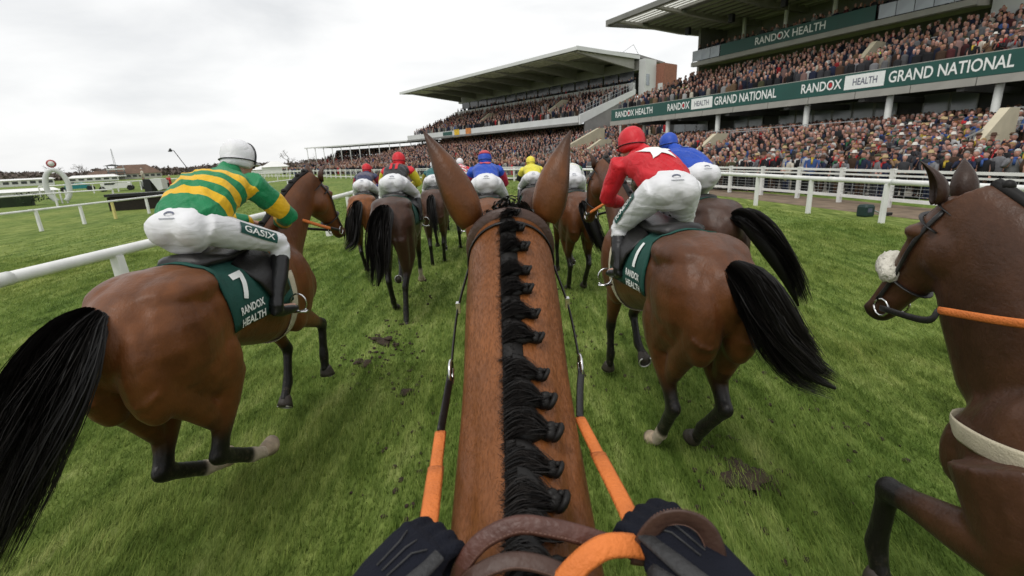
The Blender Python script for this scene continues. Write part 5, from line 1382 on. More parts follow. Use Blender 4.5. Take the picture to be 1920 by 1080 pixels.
runner('dark bay racehorse on the right with number 1 saddlecloth and thick swinging tail', 'jockey in plain red silks with a white star and red cap',
       (1.26, 3.08), 1.10, 6, 'rich bay', 'push', silks('plain_red', [(0, RED)], [(0, RED)]), CAPR, near=True, stretch=1.06,
       jp=dict(hip=(0, -.03, 1.89), chest=(-.05, .28, 2.07), neck=(-.06, .40, 2.13), head=(-.09, .50, 2.18), knee=(.27, .25, 1.56), ankle=(.315, .10, 1.26), toe=(.335, .28, 1.19), yaw=.25), jkw=dict(size=.92, bulk=1.02, emblem=('star', LETTER, .155, .70), strip_text=(-1, 'RANDOX')),
       cloth=('1', (1, -1), ('RANDOX', 'HEALTH'), -.13), neck='high', head=60, bend=-.06, yaw=-14, pale=('hl',), tail=[(0, -.82, 1.46), (.03, -.93, 1.40), (.09, -1.01, 1.25), (.16, -1.05, 1.10), (.25, -1.10, .97), (.40, -1.14, .88)], tail_n=3200, tail_w=.0045, tail_fat=1.0, seed=4)
runner('racehorse of the red and black jockey with a thick tail, second horse from the left', 'jockey in black silks with red braces, yellow sleeves and red cap',
       (-1.72, 7.1), 1.12, 3, 'dark bay', 'swing', silks('black_yellow_sleeves', [(0, BLK), (.86, RED)], [(0, (.66, .56, .03))]), CAPR,
       jkw=dict(emblem=('braces', mat('red_braces', RED, .6, .05), .05, .62)), tail=[(0, -.84, 1.45), (-.01, -1.0, 1.40), (-.04, -1.14, 1.12), (-.06, -1.18, .82), (-.13, -1.22, .58)], tail_n=420, tail_w=.011, tail_fat=1.35, seed=5, pale=('fr',))
runner('leftmost of the horses ahead, brown, hugging the left rail', 'jockey in navy silks with red and blue sleeves and red cap by the left rail',
       (-2.98, 9.9), 1.04, 6, 'bright bay', 'push', silks('navy_red_blue', [(0, NAV), (.35, (.10, .09, .13)), (.7, NAV)], [(0, (.35, .03, .05)), (.4, (.03, .06, .33)), (.8, (.35, .03, .05))]), CAPR,
       tail=[(0, -.84, 1.45), (-.02, -1.0, 1.38), (-.06, -1.14, 1.08), (-.12, -1.2, .80), (-.26, -1.24, .66)], tail_n=320, tail_w=.012, tail_fat=1.3, seed=6)
runner('small dark horse far ahead, seen just left of the left ear', 'jockey in dark teal silks and white cap half hidden by the left ear',
       (-1.62, 10.6), 1.04, 4, 'brown', 'reach', silks('dark_teal', [(0, (.01, .10, .10))], [(0, (.35, .30, .04))]), CAPW, tail_n=160, seed=7)
runner('bay horse far ahead carrying the red and white striped jockey', 'jockey in red and white striped silks and white cap far ahead',
       (-1.15, 12.2), 1.05, 5, 'bay', 'swing', silks('red_white_stripes', [(0, RED), (.15, WHT), (.3, RED), (.45, WHT), (.6, RED), (.75, WHT), (.9, RED)], [(0, RED), (.5, (.45, .02, .05))]), CAPW, tail_n=120, seed=8)
runner('horse directly ahead of the rider, mostly hidden behind the near horse head', 'jockey in blue silks with a red disc and blue and red cap directly ahead',
       (-.27, 6.5), 1.10, 3, 'bay', 'reach', silks('blue_red_sleeves', [(0, BLU)], [(0, BLU), (.18, (.42, .02, .05))]), CAPB, jkw=dict(cap2=capm('red_crown', (.50, .06, .08)), emblem=('disc', mat('red_disc', (.50, .05, .07), .6, .05), .085, .78), peak=True),
       tail_n=140, seed=9)
runner('horse ahead carrying the yellow jockey, right of the horse with the blue jockey', 'jockey in yellow silks with black sleeves and yellow cap',
       (.55, 9.8), 1.04, 1, 'dark bay', 'swing', silks('yellow_black', [(0, (.70, .62, .06))], [(0, (.70, .62, .06)), (.3, BLK)]), CAPY, tail_n=140, seed=10)
runner('brown racehorse with hanging tail behind the right ear', 'jockey in white silks with green and yellow trim and white cap behind the right ear',
       (1.12, 7.7), 1.06, 4, 'rich bay', 'push', silks('white_green', [(0, WHT), (.55, (.65, .60, .25)), (.65, WHT), (.8, (.10, .22, .12))], [(0, WHT), (.5, (.55, .5, .1))]), CAPW,
       tail=[(0, -.84, 1.45), (.02, -1.0, 1.40), (.10, -1.10, 1.14), (.20, -1.14, .86), (.30, -1.16, .66)], tail_n=320, tail_w=.012, tail_fat=1.1, seed=11)
runner('dark horse beyond the red jockey with its tail curving right', 'jockey in plain blue silks and blue cap beyond the red jockey',
       (2.38, 5.45), 1.08, 8, 'dark bay', 'gathered', silks('plain_blue', [(0, BLU)], [(0, BLU)]), CAPB, jkw=dict(size=.97, emblem=('disc', mat('pale_disc', (.35, .42, .62), .6, .05), .05, .85)), jp=dict(hip=(0, -.14, 1.86), chest=(-.04, .30, 2.06), neck=(-.05, .43, 2.13), head=(-.06, .55, 2.175)),
       tail=[(0, -.84, 1.45), (.03, -1.0, 1.40), (.16, -1.16, 1.18), (.30, -1.26, .90), (.42, -1.32, .62)], tail_n=420, tail_w=.011, tail_fat=1.35, seed=12)
runner('last tiny horse at the front of the field under a yellow cap', 'jockey in pale yellow silks and yellow cap, tiny at the front of the field',
       (-2.1, 15.5), 1.05, 6, 'brown', 'reach', silks('pale_yellow', [(0, (.6, .58, .2))], [(0, (.6, .58, .2))]), CAPY, tail_n=80, seed=13)

# ---------- the dark horse drawing level on the right
DK = make_horse('dark horse level on the right with a white sheepskin noseband', (1.83, .66), R(4), 'dark bay 2', 'tuck', voxel=.012, near=True, head=60, hk=.96, bend=-.02, yaw=-10, fleece=True, hands=None, rider=False, seed=21, leg_out=.10,
                nk=[(.40, 1.27, .17, .33, .36), (.60, 1.36, .155, .29, .31), (.76, 1.52, .132, .26, .33), (.90, 1.68, .114, .23, .27), (1.03, 1.85, .100, .19, .20), (1.12, 1.98, .080, .12, .13)], tail_n=300, group='racehorses ahead', scale=1.04)
root, legs, bvh, pt, hd = DK
q = pt(.84, PI + .35, .02)
strap(root, 'rein', [q, q.lerp(Vector((-.19, .80, 1.60)), .55) + V(-.03, 0, 0), V(-.185, .98, 1.615)], .026, .009, LEATHER_B, (1, 0, 0), 14)
strap(root, 'rein_grip', [V(-.185, .98, 1.615), V(-.205, .70, 1.665), V(-.17, .35, 1.74)], .028, .012, RUBBER_O, (1, 0, 0), 18)
def wrap(root, name, pts, w, t, m, off=.006):
    """strap lying on the horse: pts are outside points aimed at a point inside"""
    D, Rr, Cc = [], [], []
    for o, c in pts:
        o, c = Vector(o), Vector(c); d = (o - c).normalized(); h = bvh.ray_cast(o, -d)[0]
        D.append(d); Cc.append(c); Rr.append((h - c).length if h is not None else 0.0)
    Rr = np.array(Rr); Rr[Rr == 0] = np.median(Rr[Rr > 0]); n = len(Rr)
    for _ in range(3): Rr = np.convolve(np.pad(Rr, 1, 'edge'), [.25, .5, .25], 'valid')
    P = [c + d * (r + off) for c, d, r in zip(Cc, D, Rr)]
    mb = MB(); a_, b_ = (t, w) if name in ('breastplate', 'martingale_strap') else (w, t); limb(mb, P, [a_ / 2] * len(P), [b_ / 2] * len(P), (0, 0, 1), 8); return mb.build(name, m, root, True)
wrap(root, 'breastplate', [((math.sin(t) * 1.2, .55 + math.cos(t) * 1.2, 1.19 + .12 * abs(t) / 2), (0, .55, 1.19 + .12 * abs(t) / 2)) for t in np.linspace(-2.1, 2.1, 40)], .075, .008, WEBBING)
SC2 = saddle_cloth(root, bvh, -.3, .36, .95, CLOTH_G)

# ================================================================== THE RIDER'S OWN HORSE
OWN_NK = [(.42, 1.27, .185, .33, .36), (.60, 1.33, .160, .31, .32), (.78, 1.42, .142, .285, .28), (1.0, 1.565, .132, .245, .24), (1.20, 1.735, .133, .205, .21), (1.36, 1.89, .130, .165, .175), (1.46, 2.0, .122, .135, .15), (1.53, 2.075, .105, .105, .13)]
def neck_muscle(mb):
    for s in (-1, 1):
        limb(mb, [(s * .105, .50, 1.40), (s * .088, .80, 1.56), (s * .076, 1.05, 1.72), (s * .068, 1.28, 1.90), (s * .060, 1.44, 2.03)], [.050, .056, .054, .050, .036], [.085, .080, .070, .060, .045], (0, -.6, .8))
        limb(mb, [(s * .135, .52, 1.22), (s * .108, .85, 1.36), (s * .096, 1.15, 1.56), (s * .094, 1.38, 1.78)], [.045, .046, .044, .036], [.09, .085, .075, .06], (0, -.6, .8))
own = make_horse('bright bay horse being ridden, seen from its saddle, with plaited black mane', (0, -.1), 0, 'bright bay', 'reach', voxel=.011, near=True, nk=OWN_NK, head=47, hk=1.0, ears=False, tack=False, mane=False, rider=False, group='racehorses ahead', tail_n=200, extra=neck_muscle)
root, legs, bvh, pt, hd = own
body = [c for c in root.children if c.name.startswith('body')][0]
def top(x, y):
    h = bvh.ray_cast(Vector((x, y, 3)), Vector((0, 0, -1)))[0]; return h if h is not None else Vector((x, y, 1.6))
# large pricked ears, joined to the body
mb = MB()
ear_mesh(mb, (-.108, 1.515, 2.105), (-.236, 1.56, 2.378), (-.62, .80, 0), .052, 14); ear_mesh(mb, (.106, 1.515, 2.105), (.190, 1.56, 2.360), (.62, .80, 0), .052, 14)
em = mb.fix(mb.mesh('e', True)); set_attr(em, 'mud', np.zeros(len(em.vertices))); set_attr(em, 'sock', np.zeros(len(em.vertices))); ring = 28; n9 = len(em.vertices) // 2
pv = np.zeros(len(em.vertices))
Tt = np.repeat([0, .08, .2, .35, .5, .65, .8, .92, 1.0], ring)
i_ = np.tile(np.concatenate([np.abs(np.linspace(-1, 1, 14)), np.ones(14) * 0.9]), 9)
one = np.clip(np.maximum(smoothstep(.55, .95, Tt), smoothstep(.60, .95, i_) * .95), 0, 1)
set_attr(em, 'points', np.concatenate([one, one]) * .92); set_attr(em, 'dark_tone', np.clip(.58 + .25 * np.sin(coords(em)[:, 2] * 61) * np.sin(coords(em)[:, 0] * 83), 0, 1))  # ears' own darker, mottled coat colour with dark rims and tips
bm = bmesh.new(); bm.from_mesh(body.data); bm.from_mesh(em); bm.to_mesh(body.data); bm.free(); bpy.data.meshes.remove(em)
body.data.polygons.foreach_set('use_smooth', [True] * len(body.data.polygons)); body.data.update()
# short coat hair lying back along the neck
def coat_hair(count=26000):
    rg = np.random.default_rng(5); P = []; Nn = []
    while len(P) < count:
        y = rg.uniform(.55, 1.56); a = rg.uniform(-1.75, 1.75); c = Vector((0, y, np.interp(y, [n[0] for n in OWN_NK], [n[1] for n in OWN_NK]))); d = Vector((math.sin(a), -.45 * math.cos(a), math.cos(a))).normalized()
        h, nr, i, ds = bvh.ray_cast(c + d * .8, -d)
        if h is None: continue
        P.append(tuple(h)); Nn.append(tuple(nr))
    P = np.array(P); Nn = np.array(Nn); back = np.array([0, -.78, -.62]); back = back + rg.normal(0, .28, P.shape); back -= Nn * (back * Nn).sum(1)[:, None]; back /= np.linalg.norm(back, axis=1)[:, None]
    L = rg.uniform(.008, .017, count)[:, None]; sd = np.cross(Nn, back); w = rg.uniform(.0004, .0008, count)[:, None]
    a = P - sd * w; b = P + sd * w; c = P + back * L + Nn * rg.uniform(.0006, .0016, count)[:, None]
    me = np_mesh('coat_hair', np.stack([a, b, c], 1).reshape(-1, 3), np.arange(count * 3).reshape(-1, 3))
    set_attr(me, 'tone', np.repeat(rg.uniform(0, 1, count), 3)); return me
CH = hair_material('bay_coat_hair', (.152, .053, .0155), .45, .86, 1.18)
tag(link('coat_hair', coat_hair(), body, CH), kind='stuff')
# mane: band of hair pulled into plaits along the right of the crest
KN = [(1.339, .021), (1.282, .028), (1.226, .039), (1.168, .042), (1.112, .042), (1.048, .046), (.999, .052), (.926, .059), (.866, .062), (.811, .064), (.748, .062), (.698, .061), (.64, .06), (.58, .06)]
mane = MB(); P = [top(-.004, y) + V(0, 0, -.006) for y in np.linspace(1.40, .50, 24) + .1]
limb(mane, P, [.024] * 24, [.012] * 24, (0, .7, .7), 10); mo = mane.build('mane', HAIR, root, True); set_attr(mo.data, 'tone', np.repeat([.2], len(mo.data.vertices)))
rg = np.random.default_rng(11)
for i, (yw, xo) in enumerate(KN):
    y = yw + .1; g = (.66 + .42 * i / 13) * rg.uniform(.84, 1.16); xo += rg.uniform(-.006, .006); y += rg.uniform(-.008, .008)
    xo *= .82; k = top(xo, y) + V(0, 0, .010 * g); c = top(-.006, y + .012) + V(0, 0, .004)
    pb = MB()
    # puff of hair drawn from the crest to the knot
    along_ = Vector((0, .80, .60)); st = []
    for t, w, h in ((0, .040, .010), (.25, .040, .018), (.5, .036, .021), (.78, .018, .014), (1.0, .010, .010)):
        p = c.lerp(k, t); s_ = top(p.x, p.y); p = Vector((p.x, p.y, s_.z + .006)); st.append((p, along_, (along_.cross(Vector((1, 0, -.35)))).normalized() * -1, w * g, h * g * .85, h * g * .85))
    pb.loft(st, 12)
    # rolled knot
    for j in range(3):
        pb.ell(k + V((.004 + rg.uniform(-.003, .003)) * g, (-.006 + .006 * j) * g, (.003 + .004 * j) * g), (.0135 * g, .0105 * g, .0125 * g), n=10, m=6)
    sp = [k + V(.010 * g, 0, .002) + V(math.cos(t) * .0135 * g * .5, math.sin(t) * .0135 * g, math.cos(t) * .012 * g + .002) for t in np.linspace(0, 3 * PI, 22)]
    sp = [p + V(.0006 * q * g, 0, 0) for q, p in enumerate(sp)]; pb.tube(sp, .0062 * g, 7)
    po = pb.build('plait', HAIR, root, True); set_attr(po.data, 'tone', np.repeat([.12], len(po.data.vertices)))
    # loose hairs over the puff
    n_h = 230; S = 8; VV = []; tone_ = []
    for h in range(n_h):
        t0 = rg.uniform(-1, 1); a = top(-.018 + rg.normal(0, .008), y + .012 + t0 * .034 * g); kk = k + V(rg.normal(0, .006), rg.normal(0, .006), rg.normal(0, .005)); w = rg.uniform(.0006, .0013)
        ov = (rg.uniform(0, 1) < .16) * rg.uniform(0, .03)
        for q in np.linspace(0, 1 + ov * 6, S):
            p = a.lerp(kk, q); s_ = top(p.x, p.y).z if 0 <= q <= 1 else p.z; lift = (.024 * math.sin(min(q, 1) * PI) * (1 - abs(t0) * .5) + .006) * g + max(0, q - 1) * .02
            p = Vector((p.x, p.y + t0 * .014 * math.sin(min(q, 1) * PI), max(p.z, s_) + lift)); VV += [p + V(0, -w, 0), p + V(0, w, 0)]
        tone_ += [rg.uniform(0, 1) ** 2] * (2 * S)
    fs = np.array([[h * 2 * S + 2 * q, h * 2 * S + 2 * q + 1, h * 2 * S + 2 * q + 3, h * 2 * S + 2 * q + 2] for h in range(n_h) for q in range(S - 1)])
    ho = np_mesh('plait_hair', np.array([tuple(p) for p in VV]), fs, True); set_attr(ho, 'tone', tone_); tag(link('plait_hair', ho, po, HAIR), kind='stuff')
# short hairs growing from the crest across the left edge of the mane
n_h = 2600; yy = rg.uniform(.58, 1.50, n_h); VV = []; 
for y in yy:
    a = top(-.022 + rg.normal(0, .006), y); d = Vector((rg.uniform(.4, 1) * rg.choice((1, 1, -.5)), rg.normal(0, .5) - .3, .35)).normalized(); L = rg.uniform(.012, .030); w = .0009
    VV += [a + V(0, -w, 0), a + V(0, w, 0), a + d * L + V(0, 0, .004)]
me = np_mesh('mane_fringe', np.array([tuple(p) for p in VV]), np.arange(n_h * 3).reshape(-1, 3)); set_attr(me, 'tone', np.repeat(rg.uniform(0, .8, n_h), 3)); tag(link('mane_fringe', me, mo, HAIR), kind='stuff')
# forelock tuft between the ears
tag(hair_strands('forelock', root, [top(0, 1.45) + V(0, 0, -.005), top(0, 1.50) + V(0, .0, .022), top(0, 1.56) + V(0, .03, .028), top(0, 1.62) + V(0, .05, .01)], [.055, .06, .055, .04], 420, .004, 7, .4, 9), kind='stuff')
# bridle: brown headpiece behind the ears, black cheek straps, bit and reins
def around(c, u, f, angs, off=.004):
    P = []
    for t in angs:
        d = (V(1, 0, 0) * math.sin(t) + Vector(u) * math.cos(t) + Vector(f) * (1 - math.cos(t)) * .5).normalized(); h = bvh.ray_cast(Vector(c) + d * .7, -d)[0]
        if h is not None: P.append(h + d * off)
    return P
br = MB(); P = around((0, 1.50, 2.02), (0, -.42, .90), (0, -.04, 0), np.linspace(-2.3, 2.3, 46), .006); limb(br, P, [.0165] * len(P), [.0040] * len(P), (0, -.42, .9), 10); hp = br.build('headpiece', LEATHER_BR, root, True)
br = MB(); P = around((0, 1.475, 1.99), (0, -.42, .90), (0, -.10, 0), np.linspace(-2.3, 2.3, 46), .003); limb(br, P, [.0085] * len(P), [.003] * len(P), (0, -.42, .9), 8); br.build('throatlash', LEATHER_B, hp, True)
for s in (-1, 1):
    a = bvh.ray_cast(V(s * .6, 1.48, 1.98), V(-s, 0, 0))[0] + V(s * .008, 0, 0)
    b = V(s * .158, 1.43, 1.88); c = V(s * .172, 1.38, 1.80); e = V(s * .176, 1.30, 1.735)
    strap(hp, 'cheek_strap', [a, b, c, e], .020, .007, LEATHER_B, (1, 0, 0), 20)
    bk = MB(); bk.box(b, (.012, .022, .03)); bk.build('buckle', METAL, hp)
    rb = MB(); rb.tube([e + V(0, math.cos(t) * .034, math.sin(t) * .034) for t in np.linspace(0, 2 * PI, 20)], .0045, 7, up=(1, 0, 0)); rb.build('bit_ring', METAL, hp, True)
    m1 = V(-.183, 1.10, 1.68) if s < 0 else V(.145, 1.10, 1.70); h1 = V(-.158, .76, 1.705) if s < 0 else V(.178, .76, 1.715)
    m0 = e.lerp(m1, .5); strap(root, 'rein', [e + V(0, -.02, 0), m0, m1], .022, .006, LEATHER_B, (.6, .4, .8), 12)
    mm = m1.lerp(h1, .45)
    strap(root, 'rein_grip', [m1, m1.lerp(h1, .22), mm], .027, .007, RUBBER_O, (0, .4, 1), 12); strap(root, 'rein_grip', [mm.lerp(m1, .03), h1, h1 + V(0, -.05, -.015)], .033, .008, RUBBER_O, (0, .4, 1), 12)

# ---------- the rider's hands
NAVYF = cloth_bump(mat('navy_glove_fabric', (.0065, .0075, .013), .85, .3, 9, spec=.18), .3, (20, 20, 20), 4)
GREYP = mat('grey_glove_patch', (.040, .040, .041), .6, .2, 14, .35, 90, spec=.25)
RB = tag(empty('person', (0, .1, 1.0)), 'rider of the near horse: dark gloved hands and sleeves holding the reins', 'rider', 'jockeys riding in the race')
def local(p): return Vector(p) - Vector((0, .1, 1.0))
def glove(s, wrist, knuckle, name='glove'):
    w, kn = local(wrist), local(knuckle); d = (kn - w).normalized(); up = Vector((s * .12, -.30, .95)); up = (up - d * up.dot(d)).normalized(); side = d.cross(up).normalized() * (1 if s > 0 else -1)
    # side points outward (little finger side)
    if side.x * s < 0: side = -side
    mb = MB(); L = (kn - w).length
    mb.loft([(w - d * .05, side, up, .036, .030, .030), (w, side, up, .035, .028, .028), (w + d * L * .45, side, up, .049, .030, .030), (w + d * L * .85, side, up, .053, .027, .030), (kn, side, up, .050, .022, .028), (kn + d * .012, side, up, .044, .012, .02)], 18, 2.3)
    for i, ln in enumerate((.95, 1.0, .96, .80)):
        b = kn - d * .004 - side * (.036 - .024 * i); a1 = b + d * .040 * ln - up * .008; a2 = a1 + d * .006 - up * .034 * ln; a3 = a2 - d * .030 * ln - up * .010; a4 = a3 - d * .016 + up * .006
        mb.tube([b - d * .015 + up * .004, b + up * .004, b.lerp(a1, .75), a1 - up * .006, a2, a3, a4], [.0112, .0122, .0118, .0116, .0110, .0102, .009], 10); mb.ell(b + up * .009, (.0125, .0135, .0125), n=10, m=6)
    tb = w + d * L * .35 - side * .044 - up * .006; t1 = tb + d * .040 - side * .014 - up * .004; t2 = t1 + d * .030 + side * .010 - up * .006
    mb.tube([tb + side * .014 - d * .02, tb, t1, t2, t2 + d * .008], [.019, .0185, .016, .0135, .008], 10)
    me = remesh(mb, .0042, 2); o = link(name, me, RB, NAVYF)
    pm = MB(); limb(pm, [tb - d * .018 + side * .006, tb + up * .001, t1 + up * .001, t1.lerp(t2, .7) + up * .001], [.0205, .0200, .0172, .0150], [.0205, .0200, .0172, .0150], (0, 0, 1), 14); pm.build('thumb_patch', GREYP, o, True)
    gp_ = MB(); q0 = w - d * .03 - side * .026 + up * .020; q1 = w + d * L * .45 - side * .040 + up * .022; q2 = kn - side * .040 + up * .016; limb(gp_, [q0, q0.lerp(q1, .5), q1, q2], [.012, .014, .015, .011], [.007, .008, .008, .006], tuple(up), 10); gp_.build('glove_panel', GREYP, o, True)
    sm_ = MB()
    for i in range(3):
        b = kn - side * (.024 - .024 * i); sm_.tube([w + d * L * .5 - side * (.012 - .012 * i) + up * .0305, b.lerp(w + d * L * .5, .4) + up * .031, b - d * .008 + up * .024], .0014, 5)
    sm_.build('seam', GREYP, o, True)
    return o, d, side, up
WL, KL = (-.245, .505, 1.700), (-.150, .600, 1.735)
WR, KR = (.300, .500, 1.705), (.205, .612, 1.742)
gl, dl, sl, ul = glove(-1, WL, KL)
gr, dr, sr, ur = glove(1, WR, KR)
for s, w, d in ((-1, WL, dl), (1, WR, dr)):
    mb = MB(); w = local(w); el = Vector((s * .40, .02, .62)); c = MB()
    limb(mb, [w - d * .012, w - d * .04, w.lerp(el, .35), el, el + V(s * .02, -.15, .28)], [.042, .046, .056, .064, .075], [.036, .042, .052, .062, .075], (0, 0, 1), 16); mb.build('sleeve', NAVYF, RB, True)
    c = MB(); limb(c, [w - d * .005, w - d * .055], [.044, .050], [.038, .045], (0, 0, 1), 18); c.build('glove_cuff', GREYP, gl if s < 0 else gr, True)
# loops of rein lying between and around the hands
STITCH = mat('reddish_brown_leather', (.090, .036, .026), .42, .28, 10, .25, 80)
RT = empty('spare_rein', (0, .58, 1.74)); tag(RT, 'looped brown leather and orange rubber spare rein between the gloved hands', 'rein')
def rl(p): return Vector(p) - Vector((0, .58, 1.74))
THREAD = mat('waxed_thread', (.16, .085, .06), .7, .1)
def loop(name, pts, w, t, m, up):
    o = strap(RT, name, [rl(p) for p in pts], w, t, m, up, 40)
    P = cat([rl(p) for p in pts], 110); mb = MB(); prev = Vector(up)
    for i in range(1, 108, 2):
        tg = (P[i + 1] - P[i - 1]).normalized(); s_ = tg.cross(Vector(up)).normalized(); u_ = s_.cross(tg).normalized()
        for e in (-.80, .80):
            for f in (1,): mb.tube([P[i] + s_ * e * w / 2 + u_ * f * t * .36, P[i + 1] + s_ * e * w / 2 + u_ * f * t * .36], .0007, 4)
    if m is not RUBBER_O: tag(mb.build('stitching', THREAD, o), kind='stuff')
    return o
loop('leather_loop', [(-.105, .575, 1.680), (-.092, .58, 1.715), (-.060, .59, 1.748), (-.008, .595, 1.768), (.05, .59, 1.762), (.10, .585, 1.748), (.150, .585, 1.725)], .028, .005, STITCH, (0, -.35, .94))
loop('leather_loop', [(-.100, .555, 1.690), (-.070, .56, 1.718), (-.02, .565, 1.733), (.03, .56, 1.727), (.080, .55, 1.705)], .026, .005, LEATHER_BR, (0, -.35, .94))
loop('rubber_loop', [(.022, .53, 1.660), (.045, .54, 1.704), (.078, .55, 1.737), (.113, .56, 1.754), (.150, .57, 1.747), (.185, .585, 1.724)], .034, .009, RUBBER_O, (0, -.35, .94))
loop('leather_loop', [(.172, .575, 1.705), (.178, .578, 1.745), (.200, .575, 1.782), (.232, .568, 1.792), (.258, .56, 1.778), (.270, .55, 1.745), (.266, .54, 1.70)], .030, .005, LEATHER_BR, (0, .8, -.2))

# ================================================================== LEFT BACKGROUND
def far_rng(k): return np.random.default_rng(k)
TWIG = mat('bare_twigs', (.13, .11, .095), .9, .2, 3); TRUNK = mat('grey_bark', (.09, .075, .06), .9, .25, 4)
def leaf_cloud(name, parent, centre, rad, count, size, m, seed, flat=1.0):
    rg = far_rng(seed); P = rg.normal(0, 1, (count, 3)); P /= np.linalg.norm(P, axis=1)[:, None]; P *= (rg.uniform(.15, 1, (count, 1)) ** .5)
    lump = 1 + .25 * np.sin(P[:, :1] * 5 + seed) * np.cos(P[:, 1:2] * 4) ; P = P * lump * np.array(rad) + np.array(centre)
    a = rg.normal(0, 1, (count, 3)); a /= np.linalg.norm(a, axis=1)[:, None]; b = np.cross(a, rg.normal(0, 1, (count, 3))); b /= np.linalg.norm(b, axis=1)[:, None]; s = size * rg.uniform(.5, 1.3, (count, 1))
    VV = np.stack([P - a * s, P + b * s * .5, P + a * s, P - b * s * .5], 1).reshape(-1, 3)
    return tag(link(name, np_mesh(name, VV, np.arange(count * 4).reshape(-1, 4)), parent, m), kind='stuff')
def bare_tree(x, y, h, label, seed, spread=.45, m=TWIG):
    rg = far_rng(seed); root = tag(empty('bare_tree', (x, y, 0)), label, 'tree', 'bare winter trees on the horizon'); t = MB(); tw = MB()
    t.tube([(0, 0, 0), (.1, 0, h * .2), (0, .1, h * .42)], [h * .028, h * .022, h * .016], 7)
    def grow(p, d, L, r, n):
        q = p + d * L; (t if n > 2 else tw).tube([p, p.lerp(q, .5) + Vector(rg.normal(0, L * .06, 3)), q], [r, r * .8, r * .55], 5 if n > 2 else 3)
        if n == 0: return
        for _ in range(3):
            dd = (d + Vector(rg.normal(0, .55, 3)) * (1 + spread) + Vector((0, 0, .12))).normalized(); grow(p.lerp(q, rg.uniform(.55, 1)), dd, L * rg.uniform(.6, .8), r * .58, n - 1)
    for k in range(4):
        a = k * 1.6 + rg.uniform(0, .6); grow(Vector((0, 0, h * (.2 + .07 * k))), Vector((math.cos(a) * .8, math.sin(a) * .8, .75)).normalized(), h * .21, h * .012, 3)
    t.build('trunk', TRUNK, root); tag(tw.build('crown', m, root), kind='stuff')
bare_tree(-262, 290, 13.0, 'broad pale bare tree beyond the winning post ring', 1, .7); bare_tree(-250, 292, 11.5, 'smaller bare tree right of the ring on the horizon', 2, .6)
bare_tree(-83, 190, 10.0, 'tall bare tree left of the low far stand', 3, .5, TWIG); bare_tree(-75, 195, 7.5, 'shorter bare tree beside the far stand', 4, .5); bare_tree(-101, 200, 7.0, 'small bare tree above the white marquee', 5, .5); bare_tree(-182, 215, 8.5, 'low bare tree left of the mast', 6, .6)
WOOD = mat('winter_woodland', (.125, .098, .085), .95, .35, .12); HEDGE = mat('dark_evergreen_foliage', (.020, .034, .014), .9, .4, 1.5)  # woodland brown lightened evenly: distance haze put into its colour
rg = far_rng(77); PV = []
for k in range(420):
    u = k / 419; a = R(-64 + 61 * u); d = 300 + 60 * rg.uniform(-.4, 1); PV.append((math.sin(a) * d, math.cos(a) * d, 3.3 + .9 * math.sin(k * .11) + .5 * math.sin(k * .37) + rg.uniform(-.3, .3)))
n_f = 170; VV = []
for x, y, h in PV:
    p = rg.normal(0, 1, (n_f, 3)) * np.array([3.6, 3.6, h * .30]) + np.array([x, y, h * .5]); p[:, 2] = np.clip(p[:, 2], .1, h); a = rg.normal(0, 1, (n_f, 3)) * .34; b = rg.normal(0, 1, (n_f, 3)) * .34; VV.append(np.stack([p - a, p + b, p + a, p - b], 1))
VV = np.concatenate(VV).reshape(-1, 3); tag(link('far_woodland', np_mesh('far_woodland', VV, np.arange(len(VV)).reshape(-1, 4)), None, WOOD), 'brown belt of leafless woodland along the left horizon', 'woodland', kind='stuff')
# winning post: white arch with a red ringed disc on top
WP = tag(empty('winning_post', (-37.2, 41.0, 0)), 'white arched winning post with a red ringed disc on top', 'winning post'); mb = MB()
aw = R(38); ca, sa = math.cos(aw), math.sin(aw)
for off in (-.16, .16):
    mb2 = MB(); P = [V(math.sin(t) * .70 * ca + off * sa * 1.6, math.sin(t) * .70 * sa - off * ca * 1.6, 1.42 + math.cos(t) * 1.30) for t in np.linspace(-2.75, 2.75, 34)]
    limb(mb2, P, [.17] * 34, [.10] * 34, (sa, -ca, 0), 12); mb2.build('arch', CLAD, WP, True)
dm = MB(); dm.tube([V(0 + sa * -.08, ca * .08, 3.22), V(sa * .08, -ca * .08, 3.22)], .32, 20); do = dm.build('disc', mat('red_ring_paint', (.36, .06, .06), .5, .15), WP, True)
dm = MB(); dm.tube([V(sa * .085, -ca * .085, 3.22), V(sa * .10, -ca * .10, 3.22)], .21, 20); dm.build('disc_face', WHITE_OLD, do, True)
for k in (-.35, 0, .35):
    mb = MB(); mb.tube([(k * ca, k * sa, 0), (k * ca, k * sa, 1.1)], .06, 8); mb.build('post', WHITE, WP)
HB = tag(empty('clipped_hedge', (-43, 37, 0)), 'long dark clipped hedge behind the low rail at far left', 'hedge')
mb = MB(); mb.bar(V(-16, -12, .42), V(4.2, 3.2, .42), 1.3, .84); mb.build('hedge_core', HEDGE, HB)
for k in range(10): leaf_cloud('foliage', HB, (-15 + 2.1 * k, -11.3 + 1.6 * k, .62), (1.5, 1.4, .42), 420, .09, HEDGE, 50 + k)
HU = tag(empty('hurdle_fence', (-22.5, 31.2, 0)), 'black brush steeplechase fence with white shield board beyond the thin rail', 'steeplechase fence')
BRUSH = mat('dark_birch_brush', (.020, .016, .011), .95, .4, 12, .5, 60); mb = MB(); mb.bar(V(-2.25, -.6, .42), V(5.0, 1.3, .42), .8, .84); mb.build('brush', BRUSH, HU)
mb = MB(); mb.bar(V(-2.3, -.65, .94), V(5.05, 1.28, .94), 1.0, .16); mb.build('top_board', BLACKP, HU)
